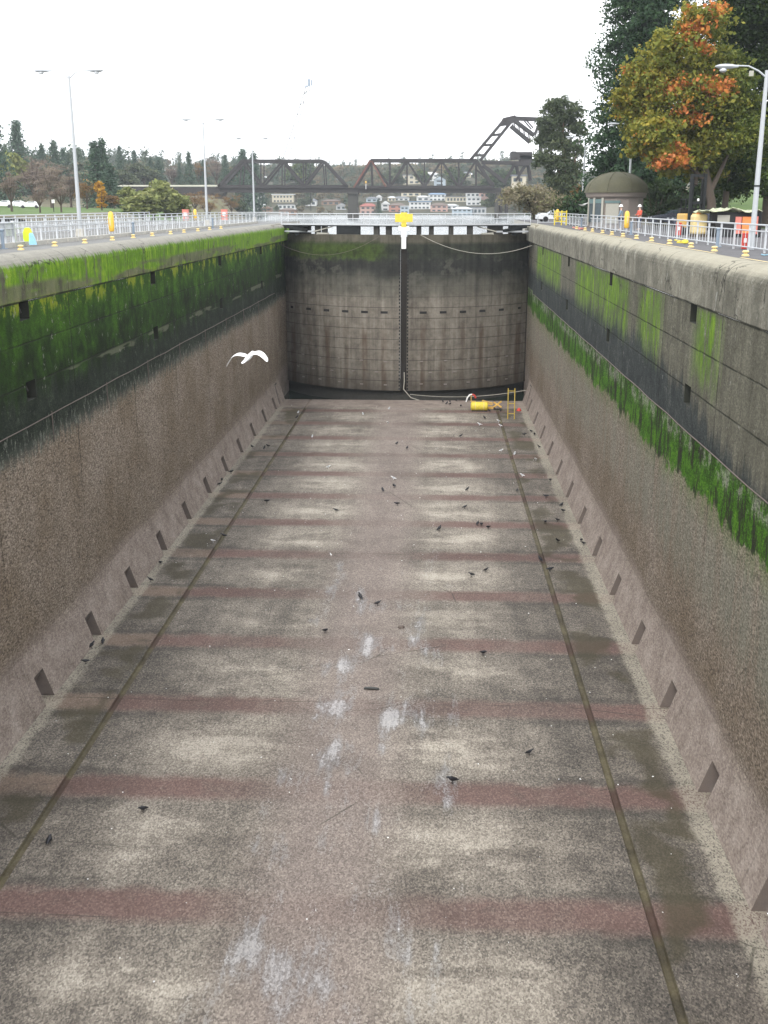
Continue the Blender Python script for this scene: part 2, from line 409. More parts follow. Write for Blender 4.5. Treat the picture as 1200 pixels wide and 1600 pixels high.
def gate_material():
    m = Mat("stained_gate_plate", 0.85, spec=0.2)
    P, x, y, z = m.pos()
    n_lo = m.noise(P, 0.35, 4, 0.6)
    n_md = m.noise(P, 1.3, 5, 0.7)
    st = m.noise(m.scale(P, (1.6, 1.6, 0.07)), 1.0, 5, 0.7)
    zz = m.M('ADD', z, m.M('MULTIPLY', m.M('SUBTRACT', n_lo, 0.5), 2.4))
    k = m.M('ADD', m.M('MULTIPLY', n_md, 0.45), m.M('MULTIPLY', st, 0.55))
    low = m.ramp(k, [(0.36, (0.082, 0.071, 0.058)), (0.5, (0.160, 0.142, 0.118)), (0.66, (0.26, 0.236, 0.20))])
    midc = m.ramp(k, [(0.36, (0.055, 0.052, 0.043)), (0.66, (0.135, 0.128, 0.105))])
    drk = m.ramp(k, [(0.36, (0.012, 0.013, 0.012)), (0.66, (0.042, 0.043, 0.038))])
    col = m.mix(m.mr(zz, -7.8, -6.0), low, midc)
    col = m.mix(m.mr(zz, -5.9, -4.3), col, drk)
    # pale scraped squares in the dark zone
    sq = m.voro(m.scale(P, (1.0, 0.0, 1.7)), 0.75, 'F1', "Color")
    gs = m.node("ShaderNodeSeparateColor")
    m.put(gs.inputs[0], sq)
    sc = m.M('MULTIPLY', m.M('MULTIPLY', m.mr(gs.outputs[0], 0.72, 0.78), m.win(z, -5.6, -3.2, 0.5)), m.mr(n_md, 0.4, 0.6))
    col = m.mix(m.M('MULTIPLY', sc, 0.6), col, (0.085, 0.083, 0.068))
    topc = m.ramp(k, [(0.36, (0.05, 0.046, 0.034)), (0.66, (0.115, 0.105, 0.08))])
    col = m.mix(m.mr(z, -2.0, -1.6), col, topc)
    leftm = m.mr(x, -4.0, -6.0)
    gz = m.M('ADD', z, m.M('MULTIPLY', m.M('SUBTRACT', n_md, 0.5), 1.2))
    gm = m.M('MULTIPLY', m.win(gz, -3.3, -1.75, 0.35), m.M('ADD', m.M('MULTIPLY', leftm, 0.72), 0.10))
    col = m.mix(gm, col, m.ramp(n_md, [(0.36, (0.022, 0.034, 0.006)), (0.64, (0.058, 0.095, 0.012))]))
    # rust runs below every sluice slot, two metres apart
    u = m.M('FRACT', m.M('DIVIDE', m.M('ABSOLUTE', m.M('SUBTRACT', x, XC)), 1.98))
    ru = m.M('ABSOLUTE', m.M('SUBTRACT', u, 0.5))
    run = m.M('MULTIPLY', m.M('MULTIPLY', m.mr(ru, 0.30, 0.44), m.mr(m.M('ADD', z, m.M('MULTIPLY', m.M('SUBTRACT', st, 0.5), 3)), -10.6, -9.4, 1, 0)), m.mr(m.noise(m.scale(P, (1, 1, 0.25)), 0.6, 4, 0.7), 0.3, 0.62))
    col = m.mix(m.M('MULTIPLY', run, 0.8), col, (0.085, 0.058, 0.040))
    # darker brown towards the foot
    col = m.mix(m.mr(zz, -16.4, -14.0, 0.62, 0.0), col, (0.055, 0.045, 0.036))
    # plate laps
    fr = m.M('ABSOLUTE', m.M('SUBTRACT', m.M('FRACT', m.M('DIVIDE', m.M('SUBTRACT', z, -8.05), 1.05)), 0.5))
    lap = m.M('MULTIPLY', m.mr(fr, 0.455, 0.485), m.mr(z, -7.6, -6.4, 0.85, 0.25))
    col = m.mix(m.M('MULTIPLY', lap, 0.75), col, (0.025, 0.021, 0.018))
    m.bump(m.M('SUBTRACT', n_md, lap), 0.4, 0.04)
    return m.out(col)


def ground_material(name, a, b, c, scale=1.0, rough=0.95, bump=0.3):
    m = Mat(name, rough)
    P = m.pos()[0]
    n1 = m.noise(P, 0.25 * scale, 5, 0.65)
    n2 = m.noise(P, 5 * scale, 4, 0.7)
    k = m.M('ADD', m.M('MULTIPLY', n1, 0.6), m.M('MULTIPLY', n2, 0.4))
    m.out(m.ramp(k, [(0.36, a), (0.5, b), (0.66, c)]))
    m.bump(n2, bump, 0.03)
    return m.m


MT = {}
MT['floor'] = floor_material()
MT['wallL'] = wall_material('L')
MT['wallR'] = wall_material('R')
MT['gate'] = gate_material()
MT['pave'] = ground_material("worn_paving", (0.12, 0.12, 0.115), (0.16, 0.16, 0.155), (0.21, 0.21, 0.205))
MT['asphalt'] = ground_material("dusty_asphalt", (0.070, 0.068, 0.071), (0.092, 0.090, 0.095), (0.12, 0.117, 0.12))
MT['grass'] = ground_material("lawn_grass", (0.045, 0.085, 0.012), (0.062, 0.115, 0.016), (0.095, 0.165, 0.022), 1.6)
MT['bank'] = ground_material("autumn_bank", (0.06, 0.05, 0.03), (0.11, 0.095, 0.05), (0.14, 0.15, 0.06), 0.4)
MT['hill'] = ground_material("wooded_hill", (0.022, 0.028, 0.014), (0.045, 0.045, 0.024), (0.085, 0.07, 0.04), 0.3)
MT['dark'] = plain("black_opening_shade", (0.010, 0.010, 0.010), 0.9)  # black painted in for the shade inside culverts, sluice slots and bolt holes
MT['void'] = plain("recess_shade", (0.020, 0.022, 0.015), 0.95)  # shade of the niches and ladder slot is put into this colour
MT['port'] = plain("port_concrete", (0.125, 0.10, 0.087), 0.9, scale=3)
MT['timber'] = plain("black_timber", (0.026, 0.023, 0.020), 0.9, scale=3, spec=.1)
MT['galv'] = plain("galvanised_steel", (0.52, 0.54, 0.56), 0.45, 0.25, 0.12, 3)
MT['bluegrey'] = plain("blue_grey_paint", (0.20, 0.25, 0.31), 0.5, 0, 0.15, 3)
MT['lamp'] = plain("lamp_grey", (0.40, 0.42, 0.44), 0.5, 0.0, 0.06, 2)
MT['white'] = plain("white_paint", (0.80, 0.80, 0.79), 0.5, 0, 0.07, 3)
MT['yellow'] = plain("yellow_paint", (0.66, 0.53, 0.05), 0.6, 0, 0.28, 5)
MT['buoycover'] = plain("amber_plastic", (0.78, 0.47, 0.06), 0.4, 0, 0.1, 4)
MT['cream'] = plain("worn_yellow", (0.66, 0.52, 0.24), 0.6, 0, 0.2, 6)
MT['orange'] = plain("faded_orange", (0.75, 0.24, 0.07), 0.6, 0, 0.2, 3)
MT['red'] = plain("red_paint", (0.55, 0.05, 0.035), 0.5, 0, 0.15, 3)
MT['salmon'] = plain("salmon_red_plastic", (0.62, 0.20, 0.16), 0.6, 0, 0.15, 3)
MT['concrete'] = plain("pale_concrete", (0.40, 0.385, 0.345), 0.9, 0, 0.2, 1.2)
MT['pier'] = plain("dark_pier_concrete", (0.045, 0.043, 0.038), 0.95, 0, 0.3, 0.4)
MT['rust'] = plain("dark_bridge_steel", (0.022, 0.018, 0.018), 0.8, 0, 0.4, 0.25)
MT['rust2'] = plain("red_lead_steel", (0.135, 0.055, 0.04), 0.85, 0, 0.35, 0.4)
MT['rail_w'] = plain("pale_walkway", (0.50, 0.50, 0.42), 0.8, 0, 0.15, 0.3)
MT['stone'] = plain("brown_grey_stone", (0.21, 0.18, 0.16), 0.9, 0, 0.15, 0.8)
MT['domemoss'] = plain("mossy_dome", (0.085, 0.082, 0.052), 0.95, 0, 0.3, 0.9)
MT['beige'] = plain("beige_panel", (0.34, 0.33, 0.285), 0.7, 0, 0.08, 1)
MT['glass'] = plain("window_glass", (0.05, 0.07, 0.08), 0.15, 0, 0.3, 0.7)
MT['teal'] = plain("teal_frame", (0.10, 0.16, 0.16), 0.6, 0, 0.2, 1)
MT['rope'] = plain("grey_rope", (0.36, 0.34, 0.29), 0.9, 0, 0.2, 8)
MT['hose'] = plain("pale_blue_hose", (0.30, 0.58, 0.72), 0.5, 0, 0.15, 4)
MT['crow'] = plain("black_feathers", (0.012, 0.012, 0.016), 0.5, 0, 0.3, 12)
MT['gullw'] = plain("white_feathers", (0.74, 0.74, 0.74), 0.8, 0, 0.06, 9)
MT['gullg'] = plain("pale_grey_feathers", (0.42, 0.44, 0.47), 0.8, 0, 0.1, 9)
MT['beak'] = plain("yellow_beak", (0.70, 0.45, 0.08), 0.5)
MT['bark'] = plain("brown_bark", (0.075, 0.058, 0.045), 0.95, 0, 0.35, 2)
MT['redbark'] = plain("reddish_bark", (0.18, 0.105, 0.075), 0.95, 0, 0.3, 2)
MT['skin'] = plain("skin", (0.50, 0.33, 0.25), 0.6, 0, 0.05)
MT['hivis'] = plain("high_visibility_yellow", (0.62, 0.80, 0.03), 0.6, 0, 0.06)
MT['navy'] = plain("dark_blue_cloth", (0.03, 0.04, 0.075), 0.8)
MT['bluecloth'] = plain("grey_blue_cloth", (0.17, 0.24, 0.30), 0.85)
MT['redcloth'] = plain("red_orange_cloth", (0.55, 0.09, 0.05), 0.85)
MT['tarp'] = plain("pale_green_tarp", (0.42, 0.45, 0.30), 0.7, 0, 0.3, 2)
MT['black'] = plain("black_rubber", (0.015, 0.015, 0.017), 0.7)
MT['mast'] = plain("dark_mast_steel", (0.016, 0.018, 0.019), 0.7, spec=.2)
MT['carw'] = plain("white_car_paint", (0.75, 0.76, 0.78), 0.25, 0, 0.03)
MT['card'] = plain("dark_car_paint", (0.025, 0.03, 0.05), 0.25, 0, 0.05)
MT['exca'] = plain("tan_yellow_paint", (0.62, 0.38, 0.10), 0.6, 0, 0.15, 2)
MT['ladder'] = plain("dull_yellow_paint", (0.42, 0.31, 0.06), 0.7, 0, 0.3, 6)
MT['log'] = plain("wet_dark_wood", (0.03, 0.032, 0.03), 0.5, 0, 0.3, 6)
for nm, c in dict(h_white=(0.52, 0.53, 0.53), h_cream=(0.45, 0.41, 0.32), h_pink=(0.40, 0.27, 0.235), h_blue=(0.34, 0.40, 0.45),
                  h_brown=(0.22, 0.15, 0.11), h_brick=(0.36, 0.18, 0.14), h_grey=(0.36, 0.37, 0.38), r_grey=(0.15, 0.16, 0.18),
                  r_red=(0.27, 0.09, 0.075), r_blue=(0.17, 0.25, 0.36), r_brown=(0.13, 0.10, 0.085), r_pale=(0.50, 0.52, 0.53)).items():
    MT[nm] = plain(("house_wall_" if nm[0] == 'h' else "house_roof_") + nm[2:], c, 0.85, 0, 0.08, 0.15)
wm = Mat("lake_water", 0.22, (0.10, 0.12, 0.125))
nv = wm.noise(wm.scale(wm.pos()[0], (0.12, 0.3, 1)), 1.0, 3, 0.5)
wm.bump(nv, 0.35, 0.4)
MT['water'] = wm.m
wp = Mat("dark_pool_water", 0.06, (0.016, 0.026, 0.020))
wp.bump(wp.noise(wp.pos()[0], 0.8, 3, 0.5), 0.15, 0.03)
MT['pool'] = wp.m
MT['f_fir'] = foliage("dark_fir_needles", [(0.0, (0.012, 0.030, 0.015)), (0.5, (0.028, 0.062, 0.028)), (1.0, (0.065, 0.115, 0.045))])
MT['f_hillfir'] = foliage("hazy_fir_needles", [(0.0, (0.030, 0.060, 0.045)), (0.5, (0.066, 0.112, 0.075)), (1.0, (0.125, 0.18, 0.11))])  # paler than the near fir: distance haze is mixed into the colour
MT['f_maple'] = foliage("turning_maple_leaves", [(0.0, (0.055, 0.08, 0.015)), (0.35, (0.145, 0.165, 0.028)), (0.62, (0.29, 0.25, 0.04)), (0.72, (0.42, 0.20, 0.035)), (0.85, (0.56, 0.17, 0.05)), (1.0, (0.62, 0.26, 0.10))])
MT['f_dark'] = foliage("dark_olive_leaves", [(0.0, (0.012, 0.024, 0.008)), (0.5, (0.032, 0.058, 0.014)), (0.85, (0.085, 0.125, 0.02)), (1.0, (0.15, 0.165, 0.03))])
MT['f_oliv'] = foliage("grey_olive_leaves", [(0.0, (0.032, 0.048, 0.026)), (0.5, (0.075, 0.098, 0.05)), (1.0, (0.14, 0.16, 0.08))])
MT['f_willow'] = foliage("willow_leaves", [(0.0, (0.11, 0.13, 0.04)), (0.5, (0.20, 0.23, 0.075)), (1.0, (0.31, 0.31, 0.12))])
MT['f_gold'] = foliage("golden_leaves", [(0.0, (0.26, 0.13, 0.015)), (0.5, (0.50, 0.27, 0.03)), (1.0, (0.62, 0.40, 0.08))])
MT['f_twig'] = foliage("bare_twigs", [(0.0, (0.11, 0.085, 0.07)), (0.5, (0.19, 0.15, 0.125)), (1.0, (0.27, 0.205, 0.15))], trans=0.1)
MT['f_bush'] = foliage("fading_bush_leaves", [(0.0, (0.13, 0.125, 0.07)), (0.45, (0.215, 0.195, 0.115)), (0.75, (0.25, 0.205, 0.145)), (1.0, (0.28, 0.29, 0.13))])
MT['f_brown'] = foliage("russet_leaves", [(0.0, (0.10, 0.055, 0.025)), (0.5, (0.19, 0.11, 0.04)), (1.0, (0.27, 0.17, 0.06))])
MT['f_mix'] = foliage("hazy_mixed_wood_leaves", [(0.0, (0.042, 0.072, 0.050)), (0.4, (0.085, 0.118, 0.075)), (0.7, (0.155, 0.145, 0.095)), (1.0, (0.24, 0.19, 0.115))])  # leaf colours lightened to carry distance haze


# ------------------------------------------------------------------ mesh building
class MB:
    def __init__(s):
        s.v, s.f = [], []

    def add(s, vs, fs):
        n = len(s.v)
        s.v += [tuple(p) for p in vs]
        s.f += [tuple(i + n for i in q) for q in fs]
        return s

    def quad(s, a, b, c, d):
        return s.add((a, b, c, d), ((0, 1, 2, 3),))

    def box(s, c, size, rz=0.0, top=1.0):
        hx, hy, hz = size[0] / 2, size[1] / 2, size[2] / 2
        vs = []
        for dz, k in ((-hz, 1.0), (hz, top)):
            for dx, dy in ((-hx, -hy), (hx, -hy), (hx, hy), (-hx, hy)):
                dx, dy = dx * k, dy * k
                vs.append((c[0] + dx * math.cos(rz) - dy * math.sin(rz), c[1] + dx * math.sin(rz) + dy * math.cos(rz), c[2] + dz))
        return s.add(vs, ((3, 2, 1, 0), (4, 5, 6, 7), (0, 1, 5, 4), (1, 2, 6, 5), (2, 3, 7, 6), (3, 0, 4, 7)))

    def bar(s, p, q, w, h=None, up=(0, 0, 1)):
        h = w if h is None else h
        p, q = Vector(p), Vector(q)
        d = (q - p).normalized()
        u = Vector(up)
        if abs(d.dot(u)) > 0.97:
            u = Vector((0, 1, 0))
        a = d.cross(u).normalized() * (w / 2)
        b = a.cross(d).normalized() * (h / 2)
        vs = [o + i * a + j * b for o in (p, q) for i, j in ((-1, -1), (1, -1), (1, 1), (-1, 1))]
        return s.add(vs, ((3, 2, 1, 0), (4, 5, 6, 7), (0, 1, 5, 4), (1, 2, 6, 5), (2, 3, 7, 6), (3, 0, 4, 7)))

    def tube(s, pts, rad, n=8, cap=True):
        pts = [Vector(p) for p in pts]
        rad = rad if isinstance(rad, (list, tuple)) else [rad] * len(pts)
        rings = []
        ref = None
        for i, p in enumerate(pts):
            d = (pts[min(i + 1, len(pts) - 1)] - pts[max(i - 1, 0)]).normalized()
            if ref is None:
                ref = Vector((0, 0, 1)) if abs(d.z) < 0.9 else Vector((1, 0, 0))
            a = d.cross(ref).normalized()
            b = a.cross(d).normalized()
            ref = b
            rings.append([p + (a * math.cos(t) + b * math.sin(t)) * rad[i] for t in [2 * math.pi * k / n for k in range(n)]])
        base = len(s.v)
        for r_ in rings:
            s.v += [tuple(x) for x in r_]
        for i in range(len(rings) - 1):
            for k in range(n):
                k2 = (k + 1) % n
                s.f.append((base + i * n + k, base + i * n + k2, base + (i + 1) * n + k2, base + (i + 1) * n + k))
        if cap:
            s.f.append(tuple(base + k for k in range(n))[::-1])
            s.f.append(tuple(base + (len(rings) - 1) * n + k for k in range(n)))
        return s

    def lathe(s, prof, c=(0, 0, 0), n=16, ph=0.0):
        base = len(s.v)
        for r_, z in prof:
            for k in range(n):
                t = 2 * math.pi * k / n + ph
                s.v.append((c[0] + r_ * math.cos(t), c[1] + r_ * math.sin(t), c[2] + z))
        for i in range(len(prof) - 1):
            for k in range(n):
                k2 = (k + 1) % n
                s.f.append((base + i * n + k, base + i * n + k2, base + (i + 1) * n + k2, base + (i + 1) * n + k))
        s.f.append(tuple(base + k for k in range(n))[::-1])
        s.f.append(tuple(base + (len(prof) - 1) * n + k for k in range(n)))
        return s

    def loft(s, rings, cap=True):
        n = len(rings[0])
        base = len(s.v)
        for r_ in rings:
            s.v += [tuple(p) for p in r_]
        for i in range(len(rings) - 1):
            for k in range(n):
                k2 = (k + 1) % n
                s.f.append((base + i * n + k, base + i * n + k2, base + (i + 1) * n + k2, base + (i + 1) * n + k))
        if cap:
            s.f.append(tuple(base + k for k in range(n))[::-1])
            s.f.append(tuple(base + (len(rings) - 1) * n + k for k in range(n)))
        return s

    def mesh(s, name, smooth_deg=None, off=(0, 0, 0)):
        me = bpy.data.meshes.new(name)
        me.from_pydata([(a - off[0], b - off[1], c - off[2]) for a, b, c in s.v], [], s.f)
        if smooth_deg is not None:
            me.polygons.foreach_set("use_smooth", [True] * len(me.polygons))
            me.set_sharp_from_angle(angle=R(smooth_deg))
        me.update()
        return me

    def build(s, name, mat, parent=None, smooth_deg=None, world=False, bevel=0.0):
        off = parent.location if (world and parent is not None) else (0, 0, 0)
        me = s.mesh(name, smooth_deg, off)
        if mat is not None:
            me.materials.append(MT[mat] if isinstance(mat, str) else mat)
        o = bpy.data.objects.new(name, me)
        COL.objects.link(o)
        if bevel:
            b = o.modifiers.new("bevel", 'BEVEL')
            b.width, b.segments, b.limit_method = bevel, 2, 'ANGLE'
        if parent is not None:
            o.parent = parent
        return o


def tag(o, label, cat, group=None):
    o['label'], o['category'] = label, cat
    if group:
        o['group'] = group
    return o


def thing(name, label, cat, loc=(0, 0, 0), rz=0.0, group=None):
    o = bpy.data.objects.new(name, None)
    o.empty_display_size = 0.3
    o.location = loc
    o.rotation_euler = (0, 0, rz)
    COL.objects.link(o)
    return tag(o, label, cat, group)


def kind(o, k):
    o['kind'] = k
    return o


def copy_tree(o, parent=None):
    c = o.copy()
    COL.objects.link(c)
    if parent is not None:
        c.parent = parent
    for ch in o.children:
        copy_tree(ch, c)
    return c


def link_copy(o, parent, loc):
    c = o.copy()
    COL.objects.link(c)
    c.parent = parent
    c.location = loc
    return c


# ------------------------------------------------------------------ sky and light
SUN_EL, SUN_AZ = R(42), R(200)     # soft light, a little from behind the eye
w = bpy.data.worlds.new("World")
SC.world = w
w.use_nodes = True
nt = w.node_tree
sky = nt.nodes.new("ShaderNodeTexSky")
sky.sky_type = 'NISHITA'
sky.sun_disc = False
sky.sun_elevation = SUN_EL
sky.sun_rotation = SUN_AZ
sky.air_density, sky.dust_density = 1.0, 3.0
hs = nt.nodes.new("ShaderNodeHueSaturation")
hs.inputs["Saturation"].default_value = 0.16
hs.inputs["Value"].default_value = 1.0
nt.links.new(sky.outputs[0], hs.inputs["Color"])
# the overcast layer: an even, slightly blue-white cloud sheet over the clear sky
tc = nt.nodes.new("ShaderNodeTexCoord")
ns = nt.nodes.new("ShaderNodeTexNoise")
ns.inputs["Scale"].default_value = 1.6
ns.inputs["Detail"].default_value = 5
nt.links.new(tc.outputs["Generated"], ns.inputs["Vector"])
cr = nt.nodes.new("ShaderNodeValToRGB")
cr.color_ramp.elements[0].position, cr.color_ramp.elements[0].color = 0.3, (7.6, 7.9, 8.3, 1)
cr.color_ramp.elements[1].position, cr.color_ramp.elements[1].color = 0.7, (9.4, 9.5, 9.7, 1)
nt.links.new(ns.outputs["Fac"], cr.inputs[0])
mxw = nt.nodes.new("ShaderNodeMix")
mxw.data_type = 'RGBA'
mxw.inputs[0].default_value = 0.8
nt.links.new(hs.outputs[0], mxw.inputs[6])
nt.links.new(cr.outputs[0], mxw.inputs[7])
bg = nt.nodes["Background"]
nt.links.new(mxw.outputs[2], bg.inputs["Color"])
bg.inputs["Strength"].default_value = 0.12
sd = bpy.data.lights.new("sun", 'SUN')
sd.energy, sd.angle, sd.color = 0.9, R(25), (1.0, 0.96, 0.9)
so = bpy.data.objects.new("sun", sd)
so.rotation_euler = Vector((math.sin(SUN_AZ) * math.cos(SUN_EL), math.cos(SUN_AZ) * math.cos(SUN_EL), math.sin(SUN_EL))).to_track_quat('Z', 'Y').to_euler()
COL.objects.link(so)
SC.view_settings.view_transform = 'Standard'
SC.view_settings.look = 'None'
SC.view_settings.exposure = 1.2
SC.cycles.volume_bounces = 0
SC.cycles.max_bounces = 6
SC.cycles.diffuse_bounces = 3

# ------------------------------------------------------------------ the lock chamber
# floor: one sheet with two shallow drain channels
cx = [-15.3, -12.29, -12.25, -12.07, -12.03, 5.97, 6.01, 6.19, 6.23, 9.3]
cz = [0, 0, -0.10, -0.10, 0, 0, -0.10, -0.10, 0, 0]
fb = MB()
ys = [-6 + i * 5.665 for i in range(21)]
for j in range(len(ys) - 1):
    for i in range(len(cx) - 1):
        fb.quad((cx[i], ys[j], FZ + cz[i]), (cx[i + 1], ys[j], FZ + cz[i + 1]), (cx[i + 1], ys[j + 1], FZ + cz[i + 1]), (cx[i], ys[j + 1], FZ + cz[i]))
fb.quad((-15.3, YE, FZ - 2), (9.3, YE, FZ - 2), (9.3, YE, FZ), (-15.3, YE, FZ))
kind(fb.build("chamber_floor", 'floor'), 'structure')
pb = MB()
pb.quad((-16.2, YE - 0.5, FZ - 0.85), (10.4, YE - 0.5, FZ - 0.85), (10.4, 127, FZ - 0.85), (-16.2, 127, FZ - 0.85))
kind(pb.build("pool_water", 'pool'), 'structure')

NICHE_Y = [21.4, 40.8, 60.2, 79.4, 98.6]
NICHE_Z = [(-2.38, -1.62), (-5.42, -4.68)]
PORT_Y = [Y0 + BAY * k for k in range(-1, 13)]
BATZ, BATO = FZ + 2.15, 0.62          # batter: where it starts, how far it comes in at the foot


def lock_wall(side):
    s = 1 if side == 'R' else -1
    X = XR if side == 'R' else XL
    mat = 'wallR' if side == 'R' else 'wallL'
    lab = ("tall chamber wall thick with bright green algae over brown mussels" if side == 'L'
           else "tall grey streaked chamber wall with a ragged moss band above brown mussels")
    t = thing("lock_wall", lab, "wall", (X, 30, FZ))
    P = lambda o, y, z: (X + s * o, y, z)
    y_a, y_b = -6.0, YE
    # coping: flat lip, quarter round, upright band that stands 5 cm proud of the wall
    prof = [(1.15, 0.0), (0.62, 0.0)] + [(0.62 - 0.67 * math.sin(a), -0.55 + 0.55 * math.cos(a)) for a in [R(15 * k) for k in range(1, 7)]] + [(-0.05, -1.68), (0.0, -1.70)]
    cp = MB()
    yc = [y_a + (y_b + 11.5 - y_a) * i / 48 for i in range(49)]
    wob = [0.0] + [rnd.uniform(-0.018, 0.018) for _ in range(47)] + [0.0]
    for j in range(48):
        for i in range(len(prof) - 1):
            a, b = prof[i], prof[i + 1]
            w0, w1 = wob[j], wob[j + 1]
            q = [P(a[0] + w0, yc[j], a[1]), P(b[0] + w0, yc[j], b[1]), P(b[0] + w1, yc[j + 1], b[1]), P(a[0] + w1, yc[j + 1], a[1])]
            cp.quad(*(q if s > 0 else q[::-1]))
    cp.build("coping", mat, t, 40, world=True)
    # upright face, batter and the openings in both
    yb = sorted({y_a, y_b} | {v for n in NICHE_Y for v in (n - 0.5, n + 0.5)} | {v for p in PORT_Y for v in (p - 0.48, p + 0.48)})
    zb = [-1.70, -2.38, -3.25, -4.68, -5.42, -6.8, -8.5, -10.2, -12.0, -13.6, BATZ]
    zb = sorted(set(zb) | {-1.70}, reverse=True)
    fc = MB()
    in_n = lambda y, z: any(n - 0.5 < y < n + 0.5 for n in NICHE_Y) and any(a < z < b + 0.09 for a, b in NICHE_Z)
    for j in range(len(yb) - 1):
        y0, y1 = yb[j], yb[j + 1]
        for i in range(len(zb) - 1):
            z1, z0 = zb[i], zb[i + 1]
            if in_n((y0 + y1) / 2, (z0 + z1) / 2):
                continue
            q = [P(0, y0, z0), P(0, y1, z0), P(0, y1, z1), P(0, y0, z1)]
            fc.quad(*(q[::-1] if s > 0 else q))
        port = any(p - 0.48 < (y0 + y1) / 2 < p + 0.48 for p in PORT_Y)
        PT = FZ + 1.16
        cuts = [BATZ, BATZ - 0.35, PT, FZ - 0.05]
        off = lambda z: -BATO * ((BATZ - z) / (BATZ - FZ)) ** 1.25
        for i in range(3):
            if port and i == 2:
                continue
            z1, z0 = cuts[i], cuts[i + 1]
            q = [P(off(z0), y0, z0), P(off(z0), y1, z0), P(off(z1), y1, z1), P(off(z1), y0, z1)]
            fc.quad(*(q[::-1] if s > 0 else q))
    # end return of the chamber wall and the recess wall up to the gate hinge
    zs_ = [0, -1.7, -4.0, -8.0, BATZ]
    for a, b in zip(zs_[:-1], zs_[1:]):
        q = [P(0, y_b, b), P(0.35, y_b, b), P(0.35, y_b, a), P(0, y_b, a)]
        fc.quad(*(q if s > 0 else q[::-1]))
        q = [P(0.35, y_b, b), P(0.35, y_b + 11.5, b), P(0.35, y_b + 11.5, a), P(0.35, y_b, a)]
        fc.quad(*(q[::-1] if s > 0 else q))
    off = lambda z: -BATO * ((BATZ - z) / (BATZ - FZ)) ** 1.25
    for a, b in ((BATZ, FZ + 1.2), (FZ + 1.2, FZ - 0.05), (FZ - 0.05, FZ - 2.2)):
        o0, o1 = off(a), off(max(b, FZ - .05))
        q = [P(o1, y_b, b), P(0.35, y_b, b), P(0.35, y_b, a), P(o0, y_b, a)]
        fc.quad(*(q if s > 0 else q[::-1]))
        q = [P(0.35, y_b, b), P(0.35, y_b + 11.5, b), P(0.35, y_b + 11.5, a), P(0.35, y_b, a)]
        fc.quad(*(q[::-1] if s > 0 else q))
    fc.build("wall_face", mat, t, 50, world=True)
    # line-hook niches
    for n in NICHE_Y:
        for a, b in NICHE_Z:
            if b > -2:
                b = -1.70
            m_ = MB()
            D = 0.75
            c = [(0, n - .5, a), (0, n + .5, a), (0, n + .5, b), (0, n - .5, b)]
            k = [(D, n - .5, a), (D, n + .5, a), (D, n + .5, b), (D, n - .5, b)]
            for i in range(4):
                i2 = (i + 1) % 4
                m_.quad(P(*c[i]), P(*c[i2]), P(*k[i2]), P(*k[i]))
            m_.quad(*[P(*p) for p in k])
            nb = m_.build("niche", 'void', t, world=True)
            h = MB().tube([P(0.55, n, b - .16), P(0.2, n, b - .22), P(0.14, n, b - .40), P(0.3, n, b - .5)], 0.035, 6)
            h.build("line_hook", 'rust', nb)
            nb.children[0].location = tuple(-v for v in nb.parent.location)
    # culvert ports cut through the batter
    PT = FZ + 1.16
    off = lambda z: -BATO * ((BATZ - z) / (BATZ - FZ)) ** 1.25
    for p in PORT_Y:
        m_ = MB()
        y0, y1, D, zl = p - .48, p + .48, 0.14, FZ + .36
        for yy in (y0, y1):
            m_.add([P(off(FZ - .05), yy, FZ - .05), P(off(PT), yy, PT), P(D, yy, zl), P(D, yy, FZ - .05)], ((0, 1, 2, 3),))
        m_.quad(P(off(PT), y0, PT), P(off(PT), y1, PT), P(D, y1, zl), P(D, y0, zl))
        pt = m_.build("culvert_port", 'port', t, world=True)
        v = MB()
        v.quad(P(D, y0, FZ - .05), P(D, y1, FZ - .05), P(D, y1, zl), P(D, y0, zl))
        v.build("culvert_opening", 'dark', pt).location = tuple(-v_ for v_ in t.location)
    # narrow slanting slot in the batter beside the sill
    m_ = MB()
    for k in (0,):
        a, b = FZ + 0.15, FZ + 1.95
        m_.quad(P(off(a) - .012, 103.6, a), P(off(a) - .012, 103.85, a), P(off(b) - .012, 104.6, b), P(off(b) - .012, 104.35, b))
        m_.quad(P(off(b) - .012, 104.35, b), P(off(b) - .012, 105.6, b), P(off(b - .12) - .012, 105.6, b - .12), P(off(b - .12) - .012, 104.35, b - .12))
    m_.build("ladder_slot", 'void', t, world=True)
    return t


lock_wall('L')
lock_wall('R')

# pipe lines pinned along the walls at the tide mark
for side in 'LR':
    s, X = (1, XR) if side == 'R' else (-1, XL)
    t = thing("tide_cable", "pale encrusted cable pinned along the %s" % ("green algae wall with drop ends" if side == 'L' else "top edge of the ragged moss band"), "cable", (X, 30, -6.3))
    zc = -6.32
    pts = [(X - s * 0.05, 20 + i * 2.0, zc + 0.015 * math.sin(i * 1.7) + rnd.uniform(-.012, .012)) for i in range(44)]
    MB().tube(pts, 0.022, 6).build("line", 'port', t, 60, world=True)
    for k in range(10 if side == 'L' else 0):
        yy = 27.5 + k * 7.6
        MB().tube([(X + .05, yy, zc + .1), (X + .05, yy, zc - 1.15)], 0.022, 6).build("drop_end", 'port', t, 60, world=True)

# ------------------------------------------------------------------ the lock gate
GY0, GR = 110.2, 15.2
GC = (XC, GY0 + GR)
AMAX = math.asin((12.9) / GR)
GZ0, GZ1 = FZ + 0.45, -0.98


def arc(a, r=GR):
    return (GC[0] + r * math.sin(a), GC[1] - r * math.cos(a))


